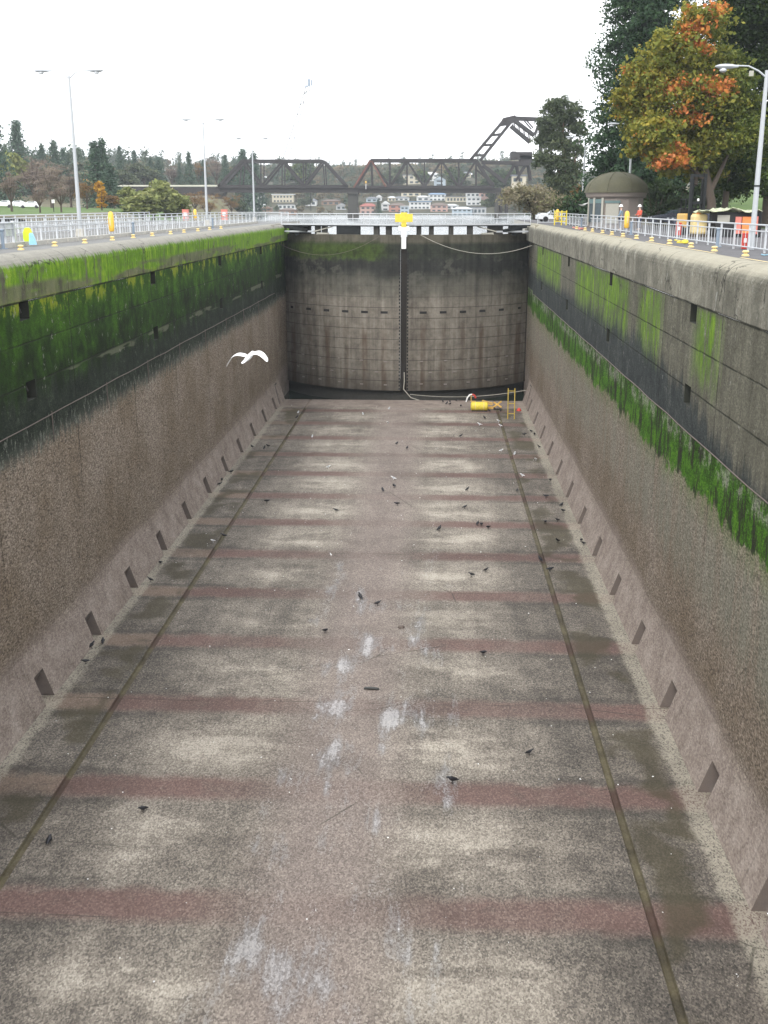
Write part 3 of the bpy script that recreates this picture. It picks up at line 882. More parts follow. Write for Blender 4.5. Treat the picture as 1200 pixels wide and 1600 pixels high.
def gate_leaf(s):
    t = thing("lock_gate_leaf", ("stained curved steel gate leaf with a green moss strip near its top" if s < 0 else "stained curved steel gate leaf with a rope looping across its dark top"), "gate", (XC + s * 6, 113, GZ0))
    a0, a1, n = 0.021, AMAX, 22
    skin = MB()
    for i in range(n):
        p, q = a0 + (a1 - a0) * i / n, a0 + (a1 - a0) * (i + 1) / n
        (x0, y0), (x1, y1) = arc(s * p), arc(s * q)
        (u0, v0), (u1, v1) = arc(s * p, GR - 0.9), arc(s * q, GR - 0.9)
        zz = [GZ0, -13, -10, -7, -4, GZ1]
        for a, b in zip(zz[:-1], zz[1:]):
            fq = [(x0, y0, a), (x1, y1, a), (x1, y1, b), (x0, y0, b)]
            skin.quad(*(fq if s > 0 else fq[::-1]))
        skin.quad((x0, y0, GZ1), (x1, y1, GZ1), (u1, v1, GZ1), (u0, v0, GZ1))
        skin.quad((x0, y0, GZ0), (x1, y1, GZ0), (u1, v1, GZ0), (u0, v0, GZ0))
    skin.build("skin_plate", 'gate', t, 60, world=True)
    # sluice slots
    for k in range(6):
        xx = 1.95 + 2.0 * k
        a = math.asin(xx / GR)
        wd = 0.36 if k < 5 else 0.26
        m_ = MB()
        for j in range(2):
            p, q = a + (-wd + j * wd) / GR, a + (-wd + (j + 1) * wd) / GR
            (x0, y0), (x1, y1) = arc(s * p, GR + .02), arc(s * q, GR + .02)
            fq = [(x0, y0, -8.63), (x1, y1, -8.63), (x1, y1, -8.40), (x0, y0, -8.40)]
            m_.quad(*(fq if s > 0 else fq[::-1]))
        m_.build("sluice_slot", 'dark', t, world=True)
    # mitre post: black timber with two columns of bolt holes
    m_ = MB()
    (x0, y0), (x1, y1) = arc(0.0, GR - 0.12), arc(s * 0.055, GR + 0.015)
    m_.quad((x0, y0, GZ0), (arc(s * .021, GR - .12)[0], y0, GZ0), (arc(s * .021, GR - .12)[0], y0, GZ1 - .2), (x0, y0, GZ1 - .2))
    m_.build("mitre_post", 'timber', t, world=True)
    m_ = MB()
    for k in range(40):
        z = GZ0 + 0.2 + k * 0.345
        xx, yy = arc(s * 0.027, GR + .03)
        m_.box((xx, yy, z), (0.13, 0.05, 0.19))
    bh = m_.build("bolt_pattern", 'dark', t, world=True)
    # heel edge: dark upright at the hinge
    xx, yy = arc(s * (AMAX - .004), GR + .02)
    MB().bar((xx, yy, GZ0), (xx, yy, GZ1 + .2), 0.22, 0.3).build("heel_post", 'timber', t, world=True)
    # small anodes
    m_ = MB()
    for row, z in enumerate((-13.4, -14.6, -15.75)):
        for k in range(5):
            a = 0.12 + k * 0.165 + (0.06 if row == 1 else 0)
            xx, yy = arc(s * a, GR + .05)
            m_.box((xx, yy, z + rnd.uniform(-.1, .1)), (0.32, 0.09, 0.10), s * a)
    m_.build("stud_pattern", 'stone', t, world=True)
    # walkway on top, on short posts
    m0, m1 = Vector((XC + s * 0.05, GY0 + .35, 0)), Vector((XC + s * 12.45, GY0 + 5.2, 0))
    d = (m1 - m0).normalized()
    nrm = Vector((-d.y, d.x, 0))
    MB().bar(m0 + Vector((0, 0, -.10)), m1 + Vector((0, 0, -.10)), 1.5, 0.2).build("walkway", 'mast', t, world=True)
    MB().bar(m0 + nrm * -.78 * s + Vector((0, 0, -.02)), m1 + nrm * -.78 * s + Vector((0, 0, -.02)), 0.06, 0.14).build("toe_board", 'galv', t, world=True)
    L = (m1 - m0).length
    darks = ((.10, .14), (.20, .24), (.36, .55), (.64, .68), (.70, .74), (.79, .97)) if s < 0 else ((.10, .13), (.20, .23), (.36, .39), (.51, .55), (.68, .80), (.86, .97))
    for f0, f1 in darks:
        f, wd = (f0 + f1) / 2, (f1 - f0) * L / 1.5
        c = m0 + d * L * f
        ang = math.atan2(d.y, d.x)
        a = math.asin(min(.99, abs(c.x - XC) / GR))
        xx, yy = arc(s * a, GR - .45)
        MB().box(((c.x + xx) / 2, (c.y + yy) / 2, (GZ1 - .2) / 2), (wd * 1.5, 0.35, -GZ1 - .2 + .004), ang).build("stanchion", 'mast' if wd > 1.2 else 'pier', t, world=True)
    fr = lambda f, z, o: m0 + d * L * f + nrm * o * s + Vector((0, 0, z))
    for o, nm in ((-.72, "guard_rail"), (.72, "guard_rail")):
        for z, r_ in ((1.02, .035), (.55, .028)):
            MB().tube([fr(0.02, z, o), fr(1.0, z, o)], r_, 6).build(nm, 'galv', t, world=True)
    for k in range(8):
        f = 0.02 + 0.98 * k / 7
        for o in (-.72, .72):
            MB().tube([fr(f, -.05, o), fr(f, 1.04, o)], .032, 6).build("rail_post", 'galv', t, world=True)
    # strut arm and bracket out at the hinge side
    a_ = Vector((XC + s * 12.55, GY0 + 4.2, -.72))
    b_ = Vector((XC + s * 9.2, GY0 + 3.0, -.72))
    MB().bar(a_, b_, .22, .16).build("strut_arm", 'lamp', t, world=True)
    m_ = MB()
    for q in (0, 1):
        o = Vector((0, q * .5, 0))
        m_.bar(b_ + o, b_ + o + Vector((-s * 1.9, -.2, .48)), .12, .1).bar(b_ + o + Vector((-s * .3, 0, -.2)), b_ + o + Vector((-s * 1.5, -.1, -.25)), .3, .22)
    m_.build("strut_bracket", 'beige', t, world=True)
    m_ = MB()
    m_.bar(Vector((XC + s * 12.3, GY0 + 4.3, -.25)), b_ + Vector((s * .7, 0, .1)), .3, .25)
    m_.bar(Vector((XC + s * 11.2, GY0 + 4.0, -.3)), Vector((XC + s * 11.0, GY0 + 4, -1.1)), .4, .4)
    m_.build("hinge_brace", 'mast', t, world=True)
    return t


gate_leaf(-1)
gate_leaf(1)
# sill block under the gate
sb = MB()
for i in range(30):
    a, b = (AMAX + .09) * (i / 15 - 1), (AMAX + .09) * ((i + 1) / 15 - 1)
    (x0, y0), (x1, y1) = arc(a, GR - .5), arc(b, GR - .5)
    sb.quad((x0, y0, FZ - 2), (x1, y1, FZ - 2), (x1, y1, GZ0 + .02), (x0, y0, GZ0 + .02))
tag(sb.build("gate_sill", 'pier'), "dark curved concrete sill under the closed gate leaves", "sill")
# white gauge board and yellow notice at the mitre
t = thing("gauge_board", "white cross-shaped gauge board hanging where the gate leaves meet", "gauge board", (XC, GY0 - .5, -2.2))
MB().box((XC, GY0 - .5, -.33), (1.05, .06, .42)).build("cross_arm", 'white', t, world=True, bevel=.01)
MB().box((XC, GY0 - .5, -1.42), (.46, .06, 1.74)).build("gauge_plate", 'white', t, world=True, bevel=.01)
t = thing("notice_board", "yellow notice board on the guard rail over the gate joint", "sign", (XC, GY0 - .55, .1))
MB().box((XC, GY0 - .58, .64), (1.72, .05, .78)).build("board", 'yellow', t, world=True, bevel=.01)
m_ = MB()
m_.box((XC, GY0 - .55, .85), (.62, .06, .62)).box((XC, GY0 - .55, .02), (.5, .06, .45))
m_.build("board_bracket", 'yellow', t, world=True)
# ropes and the white pipe
def catenary(a, b, sag, n=14):
    a, b = Vector(a), Vector(b)
    return [a.lerp(b, i / n) + Vector((0, 0, -4 * sag * (i / n) * (1 - i / n))) for i in range(n + 1)]


o = MB().tube(catenary((XC + 1.6, GY0 - .3, -.95), (XR + .05, 111.0, -2.0), 1.25), .03, 6).build("rope", 'rope', smooth_deg=60)
tag(o, "long pale rope sagging across the dark gate leaf to the grey wall", "rope", "ropes on the gate")
o = MB().tube(catenary((XC - 2.2, GY0 - .2, -.95), (XL - .2, 112.0, -1.9), 1.5), .016, 6).build("rope", 'port', smooth_deg=60)
tag(o, "thin rope sagging over the moss strip of the gate leaf", "rope", "ropes on the gate")
o = MB().tube(catenary((XC + .7, GY0 - .6, FZ + .2), (XR - .4, 106.6, FZ + 1.2), .45), .03, 6).build("rope", 'rope', smooth_deg=60)
tag(o, "slack thin rope stretched low over the pool below the gate", "rope", "ropes on the gate")
o = MB().tube([(XC + .1, GY0 - .35, FZ + 2.4), (XC + .12, GY0 - .45, FZ + 1.5), (XC + .05, GY0 - .5, FZ + .7), (XC + .45, GY0 - .6, FZ + .25), (XC + .8, GY0 - .8, FZ - .1), (XC + 2.2, GY0 - 1.2, FZ - .5)], .05, 7).build("pipe", 'rope', smooth_deg=60)
tag(o, "pale bent pipe at the foot of the gate joint", "pipe")

# ------------------------------------------------------------------ lockside paving, banks, water, hills
def sheet(name, x0, x1, y0, y1, z, mat, n=1):
    m_ = MB()
    for i in range(n):
        a, b = y0 + (y1 - y0) * i / n, y0 + (y1 - y0) * (i + 1) / n
        m_.quad((x0, a, z), (x1, a, z), (x1, b, z), (x0, b, z))
    return kind(m_.build(name, mat), 'structure')


sheet("quay_paving", XL - 46, XL - 1.14, -20, 136, 0.0, 'pave')
sheet("quay_asphalt", XR + 1.14, 26.5, -20, 150, 0.0, 'asphalt')
m_ = MB()      # quay fronts beyond the gate
m_.quad((XL - 46, 136, -3.2), (XL - 1.0, 136, -3.2), (XL - 1.0, 136, 0), (XL - 46, 136, 0))
m_.quad((XL - 1.0, 118.8, -3.2), (XL - 1.0, 136, -3.2), (XL - 1.0, 136, 0), (XL - 1.0, 118.8, 0))
m_.quad((XR + 1.0, 118.8, -3.2), (XR + 1.0, 150, -3.2), (XR + 1.0, 150, 0), (XR + 1.0, 118.8, 0))
m_.quad((XR + 1.0, 150, -3.2), (26.5, 150, -3.2), (26.5, 150, 0), (XR + 1.0, 150, 0))
kind(m_.build("quay_front", 'concrete'), 'structure')
wb = MB()
wb.quad((-430, 126.0, -2.7), (330, 126.0, -2.7), (330, 640, -2.7), (-430, 640, -2.7))
wb.quad((XL - .9, 119.5, -2.7), (XR + .9, 119.5, -2.7), (XR + .9, 126.0, -2.7), (XL - .9, 126.0, -2.7))
kind(wb.build("water", 'water'), 'structure')
# orange-yellow edge line along the asphalt
m_ = MB()
for a, b, xx in ((24, 40, 10.75), (43.5, 58, 10.75), (62, 84, 10.75)):
    m_.quad((xx, a, .004), (xx + .12, a, .004), (xx + .12, b, .004), (xx, b, .004))
kind(m_.build("painted_edge_line", 'cream'), 'structure')


def z_left(x, y):
    e = -41 - 0.13 * (y - 150) + 4 * math.sin(y * .05)
    rise = smooth(0, 7, e - x)
    z = 0.25 + 1.1 * smooth(150, 250, y) + 3.0 * smooth(290, 420, y) + 6.0 * smooth(420, 540, y) + 0.02 * max(0, -x - 90) + .5 * math.sin(x * .04) * math.sin(y * .03)
    return -3.2 + (z + 3.2) * rise


def z_right(x, y):
    e = 12.8 + 0.085 * (y - 150)
    rise = smooth(0, 3, x - e) if y > 148 else 1.0
    z = -0.06 + (3.6 * smooth(92, 150, y) + 1.5 * smooth(150, 300, y)) * smooth(19, 26, x) + 0.04 * max(0, x - 40) + 0.4 * smooth(150, 170, y)
    return -3.2 + (z + 3.2) * rise


def z_far(x, y):
    k = smooth(585, 800, y)
    return -3.4 + k * (23 + 3 * math.sin(x * .013) + 5 * smooth(-60, -240, x)) + 4 * smooth(800, 900, y) + smooth(580, 592, y) * .9


def terrain(name, fn, xs, ys, mat, lawn=None):
    v = [(x, y, fn(x, y)) for y in ys for x in xs]
    n = len(xs)
    f = [(j * n + i, j * n + i + 1, (j + 1) * n + i + 1, (j + 1) * n + i) for j in range(len(ys) - 1) for i in range(n - 1)]
    m_ = MB()
    m_.add(v, f)
    o = m_.build(name, mat, smooth_deg=180)
    if lawn:
        o.data.materials.append(MT['grass'])
        for p in o.data.polygons:
            if lawn(*p.center[:2]):
                p.material_index = 1
    return kind(o, 'structure')


terrain("wooded_bank", z_left, [-420 + 6 * i for i in range(66)], [126 + 7 * i for i in range(67)], 'bank', lambda x, y: x < -52 and 128 < y < 262)
terrain("lawn_bank", z_right, [10.9 + 1.5 * i for i in range(30)] + [56 + 4 * i for i in range(28)], [-20 + 6 * i for i in range(56)], 'bank', lambda x, y: x > 25 and y < 190)
terrain("hill", z_far, [-560 + 20 * i for i in range(54)], [575 + 14 * i for i in range(30)], 'hill')

# ------------------------------------------------------------------ railings
def railing(lab, pts, post_gap, group, panel=True, kerb=False, thin=1.0):
    """pts: line on the paving. posts, two top rails, a foot rail and thin uprights between"""
    P = [Vector((*p, 0)) for p in pts]
    t = thing("quay_railing", lab, "railing", P[0], 0, group)
    off = P[0]
    segs = [(P[i], P[i + 1]) for i in range(len(P) - 1)]
    for z, r_, nm in ((1.04, .036, "top_rail"), (.80, .028, "mid_rail"), (.14, .03, "foot_rail")):
        MB().tube([p + Vector((0, 0, z)) - off for p in P], r_ * thin, 6).build(nm, 'galv', t, 60)
    post = MB().box((0, 0, .53), (.075 * thin, .075 * thin, 1.06)).mesh("post")
    post.materials.append(MT['galv'])
    pick = MB().tube([(0, 0, .14), (0, 0, .80)], .014 * thin, 5).mesh("upright")
    pick.materials.append(MT['galv'])
    npk, rest = 0, MB()
    for a, b in segs:
        L = (b - a).length
        n = max(1, round(L / post_gap))
        for i in range(n + 1):
            o = bpy.data.objects.new("post", post)
            COL.objects.link(o)
            o.parent = t
            o.location = a.lerp(b, i / n) - off
        k = n * 4
        for i in range(k):
            if i % 4 == 0:
                continue
            p = a.lerp(b, i / k) - off
            if npk < 99:
                o = bpy.data.objects.new("upright", pick)
                COL.objects.link(o)
                o.parent = t
                o.location = p
                npk += 1
            else:
                rest.tube([p + Vector((0, 0, .14)), p + Vector((0, 0, .80))], .014 * thin, 4)
    if rest.f:
        kind(rest.build("upright", 'galv', t), 'stuff')
    return t


RXL, RXR = -18.6, 12.75
railing("grey railing on pale kerb blocks along the green wall quay", [(RXL, 30), (RXL, 117), (XL - .8, 118.5)], 2.25, "quay railings")
railing("grey railing beside the asphalt along the kiosk quay", [(RXR, 28), (RXR, 116.5), (XR + 1.2, 118)], 2.25, "quay railings")
railing("grey railing behind the lamp posts on the mossy quay", [(-25.5, 44), (-25.5, 132), (-17.5, 134)], 2.4, "quay railings", thin=1.1)
railing("outermost grey railing of the mossy quay, before the lawn", [(-34, 66), (-34, 133)], 2.4, "quay railings", thin=1.2)
# kerb blocks under the first railing
m_ = MB()
y = 30.0
while y < 116:
    L = rnd.uniform(1.3, 1.7)
    m_.box((RXL, y + L / 2, .10), (.32, L - .22, .20))
    y += L
kind(m_.build("kerb", 'concrete'), 'structure')

# grey panel at the near end of the mossy quay railing
t = thing("panel_board", "large grey metal panel fixed at the near end of the railing", "panel", (RXL - 1.2, 45.5, 0))
MB().box((RXL - .06, 46.6, .78), (.06, 4.4, .62)).build("sheet", 'galv', t, world=True, bevel=.01)
for q in (44.5, 48.9):
    MB().box((RXL - .02, q, .56), (.14, .14, 1.14)).build("post", 'galv', t, world=True)
# clothes hung on it
m_ = MB()
m_.loft([[(RXL + .35 + a, 49.6 + b, z) for a, b in ((-w_, -.07), (w_, -.07), (w_ * 1.1, .0), (w_, .07), (-w_, .07), (-w_ * 1.1, 0))] for z, w_ in ((.22, .15), (.35, .20), (.62, .19), (.78, .12), (.82, .05))])
tag(m_.build("safety_vest", 'hivis', smooth_deg=50), "bright yellow safety vest hanging on the quay railing", "vest")
m_ = MB()
m_.loft([[(RXL + .75 + (a + sh) * .6, 49.0 + b, z * .8) for a, b in ((-w_, -.09), (w_, -.09), (w_ * 1.1, .0), (w_, .09), (-w_, .09), (-w_ * 1.1, 0))] for z, w_, sh in ((.12, .26, .04), (.3, .22, .02), (.5, .17, 0), (.68, .12, -.04), (.76, .06, -.05))])
tag(m_.build("bag", 'hose', smooth_deg=50), "pale blue cloth bag slumped beside the yellow vest", "bag")

# ------------------------------------------------------------------ bollards
def bollard_mesh():
    return MB().lathe([(.17, 0), (.17, .05), (.13, .075), (.085, .095), (.085, .13), (.12, .15), (.15, .175), (.15, .205), (.11, .235), (.04, .25)], n=14)


bm = bollard_mesh()
b0 = None
n_b = {'L': 0, 'R': 0}
for side, X in (('R', XR + 1.72), ('L', XL - 1.72)):
    ylist = [36.6 + 4.4 * k for k in range(13)]
    for k, yy in enumerate(ylist):
        lab = "small yellow mooring button on the %s, %s from its near end" % ("asphalt quay edge" if side == 'R' else "mossy quay edge", ORD[k])
        if b0 is None:
            b0 = thing("mooring_button", lab, "bollard", (X, yy, 0), 0, "yellow mooring buttons along the quays")
            MB().lathe([(.175, 0), (.175, .05), (.13, .08), (.085, .095), (.085, .128)], n=14).build("base", 'cream', b0, 40)
            MB().lathe([(.085, .128), (.12, .145), (.155, .172), (.155, .205), (.11, .238), (.04, .25)], n=14).build("cap", 'cream', b0, 40)
            b0.scale = (.8, .8, .85)
            b = b0
        else:
            b = copy_tree(b0)
            b['label'] = lab
            b.location = (X + rnd.uniform(-.05, .05), yy + rnd.uniform(-.15, .15), 0)

# blue-grey posts by the rail
def mooring_post(x, y, lab, h=.72):
    t = thing("ladder_post", lab, "post", (x, y, 0), 0, "blue-grey ladder posts")
    MB().tube([(0, 0, 0), (0, 0, h)], .075, 8).build("shaft", 'bluegrey', t, 40)
    MB().lathe([(.085, 0), (.1, .02), (.1, .07), (.03, .1)], (0, 0, h), 8).build("cap", 'bluegrey', t, 40)
    MB().box((0, 0, .02), (.3, .3, .04)).build("foot_plate", 'bluegrey', t)


for x, y, lab in ((RXR - .25, 50.2, "blue-grey post against the asphalt quay railing below the tarpaulin shelter"), (RXR - .3, 72, "blue-grey post against the asphalt quay railing below the workers"),
                  (RXR - .35, 96, "small blue-grey post at the railing before the domed kiosk"), (RXL + .35, 46.6, "blue-grey post at the mossy quay railing near the yellow vest"),
                  (RXL + .3, 67.5, "blue-grey post at the mossy quay railing beyond the amber capsule"), (RXL + .3, 92, "far blue-grey post at the mossy quay railing")):
    mooring_post(x, y, lab)


# life-ring capsules on the railings
def capsule(x, y, lab, rz):
    t = thing("lifebuoy_capsule", lab, "lifebuoy case", (x, y, .35), rz, "amber lifebuoy cases on the railings")
    prof = []
    for z, w_ in ((0, .10), (.05, .15), (.25, .17), (.6, .17), (.9, .165), (1.05, .12), (1.10, .05)):
        prof.append([(w_ * 1.0 * math.cos(a), .13 * (w_ / .17) * math.sin(a), z) for a in [2 * math.pi * k / 12 for k in range(12)]])
    MB().loft(prof).build("cover", 'buoycover', t, 60)
    MB().box((0, .13, .62), (.08, .12, .1)).build("hanger", 'galv', t)
    MB().box((0, -.135, .55), (.10, .02, .45)).build("handle_strip", 'cream', t)


capsule(RXL + .22, 63.2, "upright amber lifebuoy case on the mossy quay railing", R(-12))
capsule(RXR - .22, 74.3, "upright amber lifebuoy case on the asphalt quay railing by the workers", R(12))
capsule(RXR - .25, 116.0, "distant amber lifebuoy case at the gate end railing of the asphalt quay", R(12))
capsule(-25.3, 118, "distant amber lifebuoy case on the inner railing below the second lamp", R(-12))

# ------------------------------------------------------------------ lamps
def lamp_head(m_, c, s):
    """cobra head pointing along s*x"""
    rings = []
    for u, w_, h0, h1 in ((0, .04, -.04, .04), (.12, .08, -.06, .06), (.3, .16, -.09, .09), (.55, .19, -.10, .10), (.78, .16, -.08, .08), (.92, .06, -.02, .03)):
        rings.append([(c[0] + s * u, c[1] + w_ * math.cos(a), c[2] + (h1 if math.sin(a) > 0 else -h0) * math.sin(a)) for a in [2 * math.pi * k / 10 for k in range(10)]])
    m_.loft(rings if s > 0 else rings)


def double_lamp(x, y, h, lab, sc=1.0):
    t = thing("street_lamp", lab, "lamp", (x, y, 0), 0, "double-headed lamps on the mossy quay")
    MB().tube([(0, 0, 0), (0, 0, h * .5), (0, 0, h)], [.13, .10, .06], 10).build("pole", 'lamp', t, 60)
    MB().box((0, 0, .22), (.5, .5, .44), 0, .8).build("pole_base", 'concrete', t, bevel=.02)
    for s in (-1, 1):
        a = MB().tube([(0, 0, h - .15), (s * .35, 0, h + .16), (s * .8, 0, h + .28), (s * 1.15, 0, h + .30)], [.045, .035, .03, .03], 7).build("arm", 'lamp', t, 60)
        m_ = MB()
        lamp_head(m_, (s * 1.1, 0, h + .28), s)
        hd = m_.build("lamp_head", 'lamp', a, 50)
        MB().lathe([(.12, 0), (.15, .05), (.13, .12)], (s * 1.62, 0, h + .10), 10).build("lens", 'galv', a, 50)
    return t


double_lamp(-21.25, 66.5, 9.0, "tall double-headed grey lamp nearest the yellow vest, before the lawn")
double_lamp(-21.9, 107.5, 9.3, "tall double-headed grey lamp standing before the willow and bridge pier")
double_lamp(-22.0, 136.5, 9.3, "double-headed grey lamp in front of the first bridge truss")


def single_lamp(x, y, h, lab, arm=1.25, s=-1):
    t = thing("street_lamp", lab, "lamp", (x, y, max(0, z_right(x, y))), 0, "single-arm lamps on the asphalt quay")
    MB().tube([(0, 0, 0), (0, 0, h * .5), (0, 0, h)], [.115, .10, .075], 10).build("pole", 'lamp', t, 60)
    MB().tube([(0, 0, h * .36), (0, 0, h * .36 + .06)], .125, 10).build("pole_band", 'mast', t)
    a = MB().tube([(0, 0, h - .28), (s * .35, 0, h - .02), (s * .75, 0, h + .16), (s * arm, 0, h + .18)], [.04, .035, .03, .03], 7).build("arm", 'lamp', t, 60)
    m_ = MB()
    lamp_head(m_, (s * (arm - .1), 0, h + .15), s)
    m_.build("lamp_head", 'lamp', a, 50)
    MB().lathe([(.10, 0), (.15, .05), (.13, .14)], (s * (arm + .5), 0, h - .06), 10).build("lens", 'galv', a, 50)
    MB().box((s * .62, 0, h - .12), (.16, .12, .2)).build("floodlight", 'beige', a)


single_lamp(13.25, 47.5, 7.0, "single-arm grey lamp standing before the dark olive tree and lawn")
single_lamp(16.35, 96.8, 8.2, "single-arm grey lamp rising behind the domed kiosk")
single_lamp(15.75, 122, 8.6, "distant single-arm grey lamp between the olive tree and the tall conifer")

# ------------------------------------------------------------------ kiosk
KX, KY, KR = 14.85, 94.0, 2.28
t = thing("domed_kiosk", "small round stone kiosk with a mossy dome roof", "kiosk", (KX, KY, 0))
NS = 14
wl = MB().lathe([(KR, 0), (KR, .25), (KR - .04, .27), (KR - .04, 2.55)], (KX, KY, 0), NS, .1)
wl.build("wall", 'stone', t, 20, world=True)
MB().lathe([(KR + .02, 2.38), (KR + .16, 2.5), (KR + .16, 2.58), (KR + .22, 2.72), (KR + .22, 2.80)], (KX, KY, 0), 28).build("cornice", 'stone', t, 30, world=True)
dome = [(KR + .33, 2.79), (KR + .33, 2.86)] + [((KR + .30) * math.cos(a), 2.88 + 1.55 * math.sin(a)) for a in [R(k) for k in (2, 12, 24, 36, 48, 60, 72, 82)]] + [(.12, 4.46)]
rf = MB().lathe(dome, (KX, KY, 0), 28).build("dome_roof", 'domemoss', t, 40, world=True)
rb = MB()
for k in range(8):
    a = R(45 * k + 20)
    rb.tube([(KX + (KR + .30) * math.cos(e) * math.cos(a), KY + (KR + .30) * math.cos(e) * math.sin(a), 2.88 + 1.56 * math.sin(e)) for e in [R(q) for q in (3, 20, 40, 60, 80)]], .05, 6)
rb.build("dome_rib", 'domemoss', rf).location = (-KX, -KY, 0)


def on_kiosk(ang, w_, z0, z1, r_):
    m_ = MB()
    m_.box((KX + r_ * math.cos(ang), KY + r_ * math.sin(ang), (z0 + z1) / 2), (w_, .08, z1 - z0), ang + R(90))
    return m_


dp = on_kiosk(R(255), 1.05, .4, 1.95, KR + .0).build("shutter", 'beige', t, world=True)
MB().box((KX + (KR + .0) * math.cos(R(255)), KY + KR * math.sin(R(255)), 2.08), (1.25, .12, .2), R(345)).build("shutter_head", 'teal', t, world=True)
for a in (205, 224):
    on_kiosk(R(a), .75, .5, 1.95, KR - .02).build("window", 'glass', t, world=True)
    on_kiosk(R(a), .85, 1.97, 2.3, KR - .01).build("window_head", 'teal', t, world=True)
for a in (194, 214.5, 235):
    on_kiosk(R(a), .18, .2, 2.4, KR + .06).build("pilaster", 'beige', t, world=True)
MB().lathe([(.05, 0), (.3, .1), (.32, .13)], (KX - KR - .5, KY - .6, 1.75), 12).tube([(KX - KR - .5, KY - .6, 1.85), (KX - KR + .1, KY - .4, 2.05)], .03, 6).build("wall_lamp", 'white', t, 40, world=True)


# ------------------------------------------------------------------ people
def person(lab, x, y, jacket, face_rz, arm_up=0.0):
    t = thing("person", lab, "person", (x, y, 0), face_rz, "workers behind the railing")

    def skin(name, vs, es, rad, mat, parent, root=0):
        me = bpy.data.meshes.new(name)
        me.from_pydata(vs, es, [])
        me.materials.append(MT[mat])
        o = bpy.data.objects.new(name, me)
        COL.objects.link(o)
        o.parent = parent
        o.modifiers.new("skin", 'SKIN').use_smooth_shade = True
        for i, r_ in enumerate(rad):
            r2 = r_ if isinstance(r_, tuple) else (r_, r_)
            me.skin_vertices[0].data[i].radius = r2
        me.skin_vertices[0].data[root].use_root = True
        sbv = o.modifiers.new("sub", 'SUBSURF')
        sbv.levels = sbv.render_levels = 1
        return o
    hz = .95
    vs = [(0, 0, hz), (0, 0, 1.15), (0, 0, 1.38), (0, .0, 1.48), (0, .02, 1.60), (0, .03, 1.70)]
    es = [(0, 1), (1, 2), (2, 3), (3, 4), (4, 5)]
    rad = [(.16, .11), (.15, .10), (.17, .11), (.055, .055), (.085, .10), (.075, .09)]
    for s in (-1, 1):
        n = len(vs)
        vs += [(s * .19, 0, 1.40), (s * .24, .04, 1.14), (s * .20, .24, .98 + arm_up), (s * .18, .32, .97 + arm_up)]
        es += [(2, n), (n, n + 1), (n + 1, n + 2), (n + 2, n + 3)]
        rad += [.062, .048, .032, .038]
        n = len(vs)
        vs += [(s * .10, 0, .86), (s * .11, .02, .48), (s * .11, -.02, .09), (s * .11, .14, .05)]
        es += [(0, n), (n, n + 1), (n + 1, n + 2), (n + 2, n + 3)]
        rad += [.095, .065, .045, .045]
    b = skin("body", vs, es, rad, 'skin', t)
    jv = [(0, 0, .86), (0, 0, 1.15), (0, 0, 1.40)]
    je = [(0, 1), (1, 2)]
    jr = [(.20, .15), (.19, .14), (.20, .14)]
    for s in (-1, 1):
        n = len(jv)
        jv += [(s * .20, 0, 1.41), (s * .25, .04, 1.14), (s * .205, .22, .985 + arm_up)]
        je += [(2, n), (n, n + 1), (n + 1, n + 2)]
        jr += [.085, .07, .055]
    skin("jacket", jv, je, jr, jacket, t)
    tv = [(0, 0, .92)]
    te, tr = [], [(.17, .13)]
    for s in (-1, 1):
        n = len(tv)
        tv += [(s * .10, 0, .84), (s * .115, .02, .48), (s * .115, -.02, .12)]
        te += [(0, n), (n, n + 1), (n + 1, n + 2)]
        tr += [.115, .085, .075]
    skin("trousers", tv, te, tr, 'navy', t)
    MB().lathe([(.17, 0), (.165, .03), (.125, .035), (.125, .08), (.10, .14), (.05, .175), (.01, .18)], (0, .03, 1.70), 14).build("helmet", 'white', t, 50)
    return t


person("worker in a white helmet and grey-blue jacket beside the amber capsule", 13.8, 84.5, 'bluecloth', R(70))
person("worker in a white helmet and red jacket leaning toward the kiosk", 15.35, 85.5, 'redcloth', R(110), .12)

# ------------------------------------------------------------------ things on the asphalt quay
t = thing("tarpaulin_shelter", "low dark shelter under a pale ragged tarpaulin, with red panels", "shelter", (17.0, 66.5, 0))
MB().box((17.6, 66.9, .72), (2.6, 1.5, 1.4)).build("booth", 'black', t, world=True)
m_ = MB()
npx, npy = 14, 6
grid = [[(15.35 + 3.45 * i / npx, 65.75 + 2.3 * j / npy, 1.50 + .09 * math.sin(i * 1.1 + j) + .05 * rnd.uniform(-1, 1) + (.05 if 3 < i < 11 else -.03)) for i in range(npx + 1)] for j in range(npy + 1)]
for j in range(npy):
    for i in range(npx):
        m_.quad(grid[j][i], grid[j][i + 1], grid[j + 1][i + 1], grid[j + 1][i])
tp = m_.build("tarpaulin", 'tarp', t, 60, world=True)
tp.modifiers.new("thick", 'SOLIDIFY').thickness = .03
MB().box((17.55, 66.08, .68), (.34, .06, .95)).build("panel", 'salmon', t, world=True)
MB().box((18.05, 66.08, .66), (.55, .06, 1.0)).build("panel", 'orange', t, world=True)
MB().box((18.55, 66.08, .68), (.25, .06, 1.0)).build("panel", 'salmon', t, world=True)
MB().box((16.7, 66.10, 1.05), (.7, .05, .4)).build("shelf_front", 'beige', t, world=True)
for q in (15.9, 18.75):
    MB().box((q, 66.0, .75), (.07, .07, 1.5)).build("post", 'mast', t, world=True)
t = thing("water_tank", "rounded tan tank standing at the end of the tarpaulin shelter", "tank", (15.55, 67.2, 0))
MB().box((15.55, 67.2, .72), (.85, .9, 1.15)).build("tank_body", 'cream', t, world=True, bevel=.14)
MB().lathe([(.18, 0), (.18, .09), (.1, .11)], (15.55, 67.2, 1.29), 12).build("tank_lid", 'orange', t, 40, world=True)
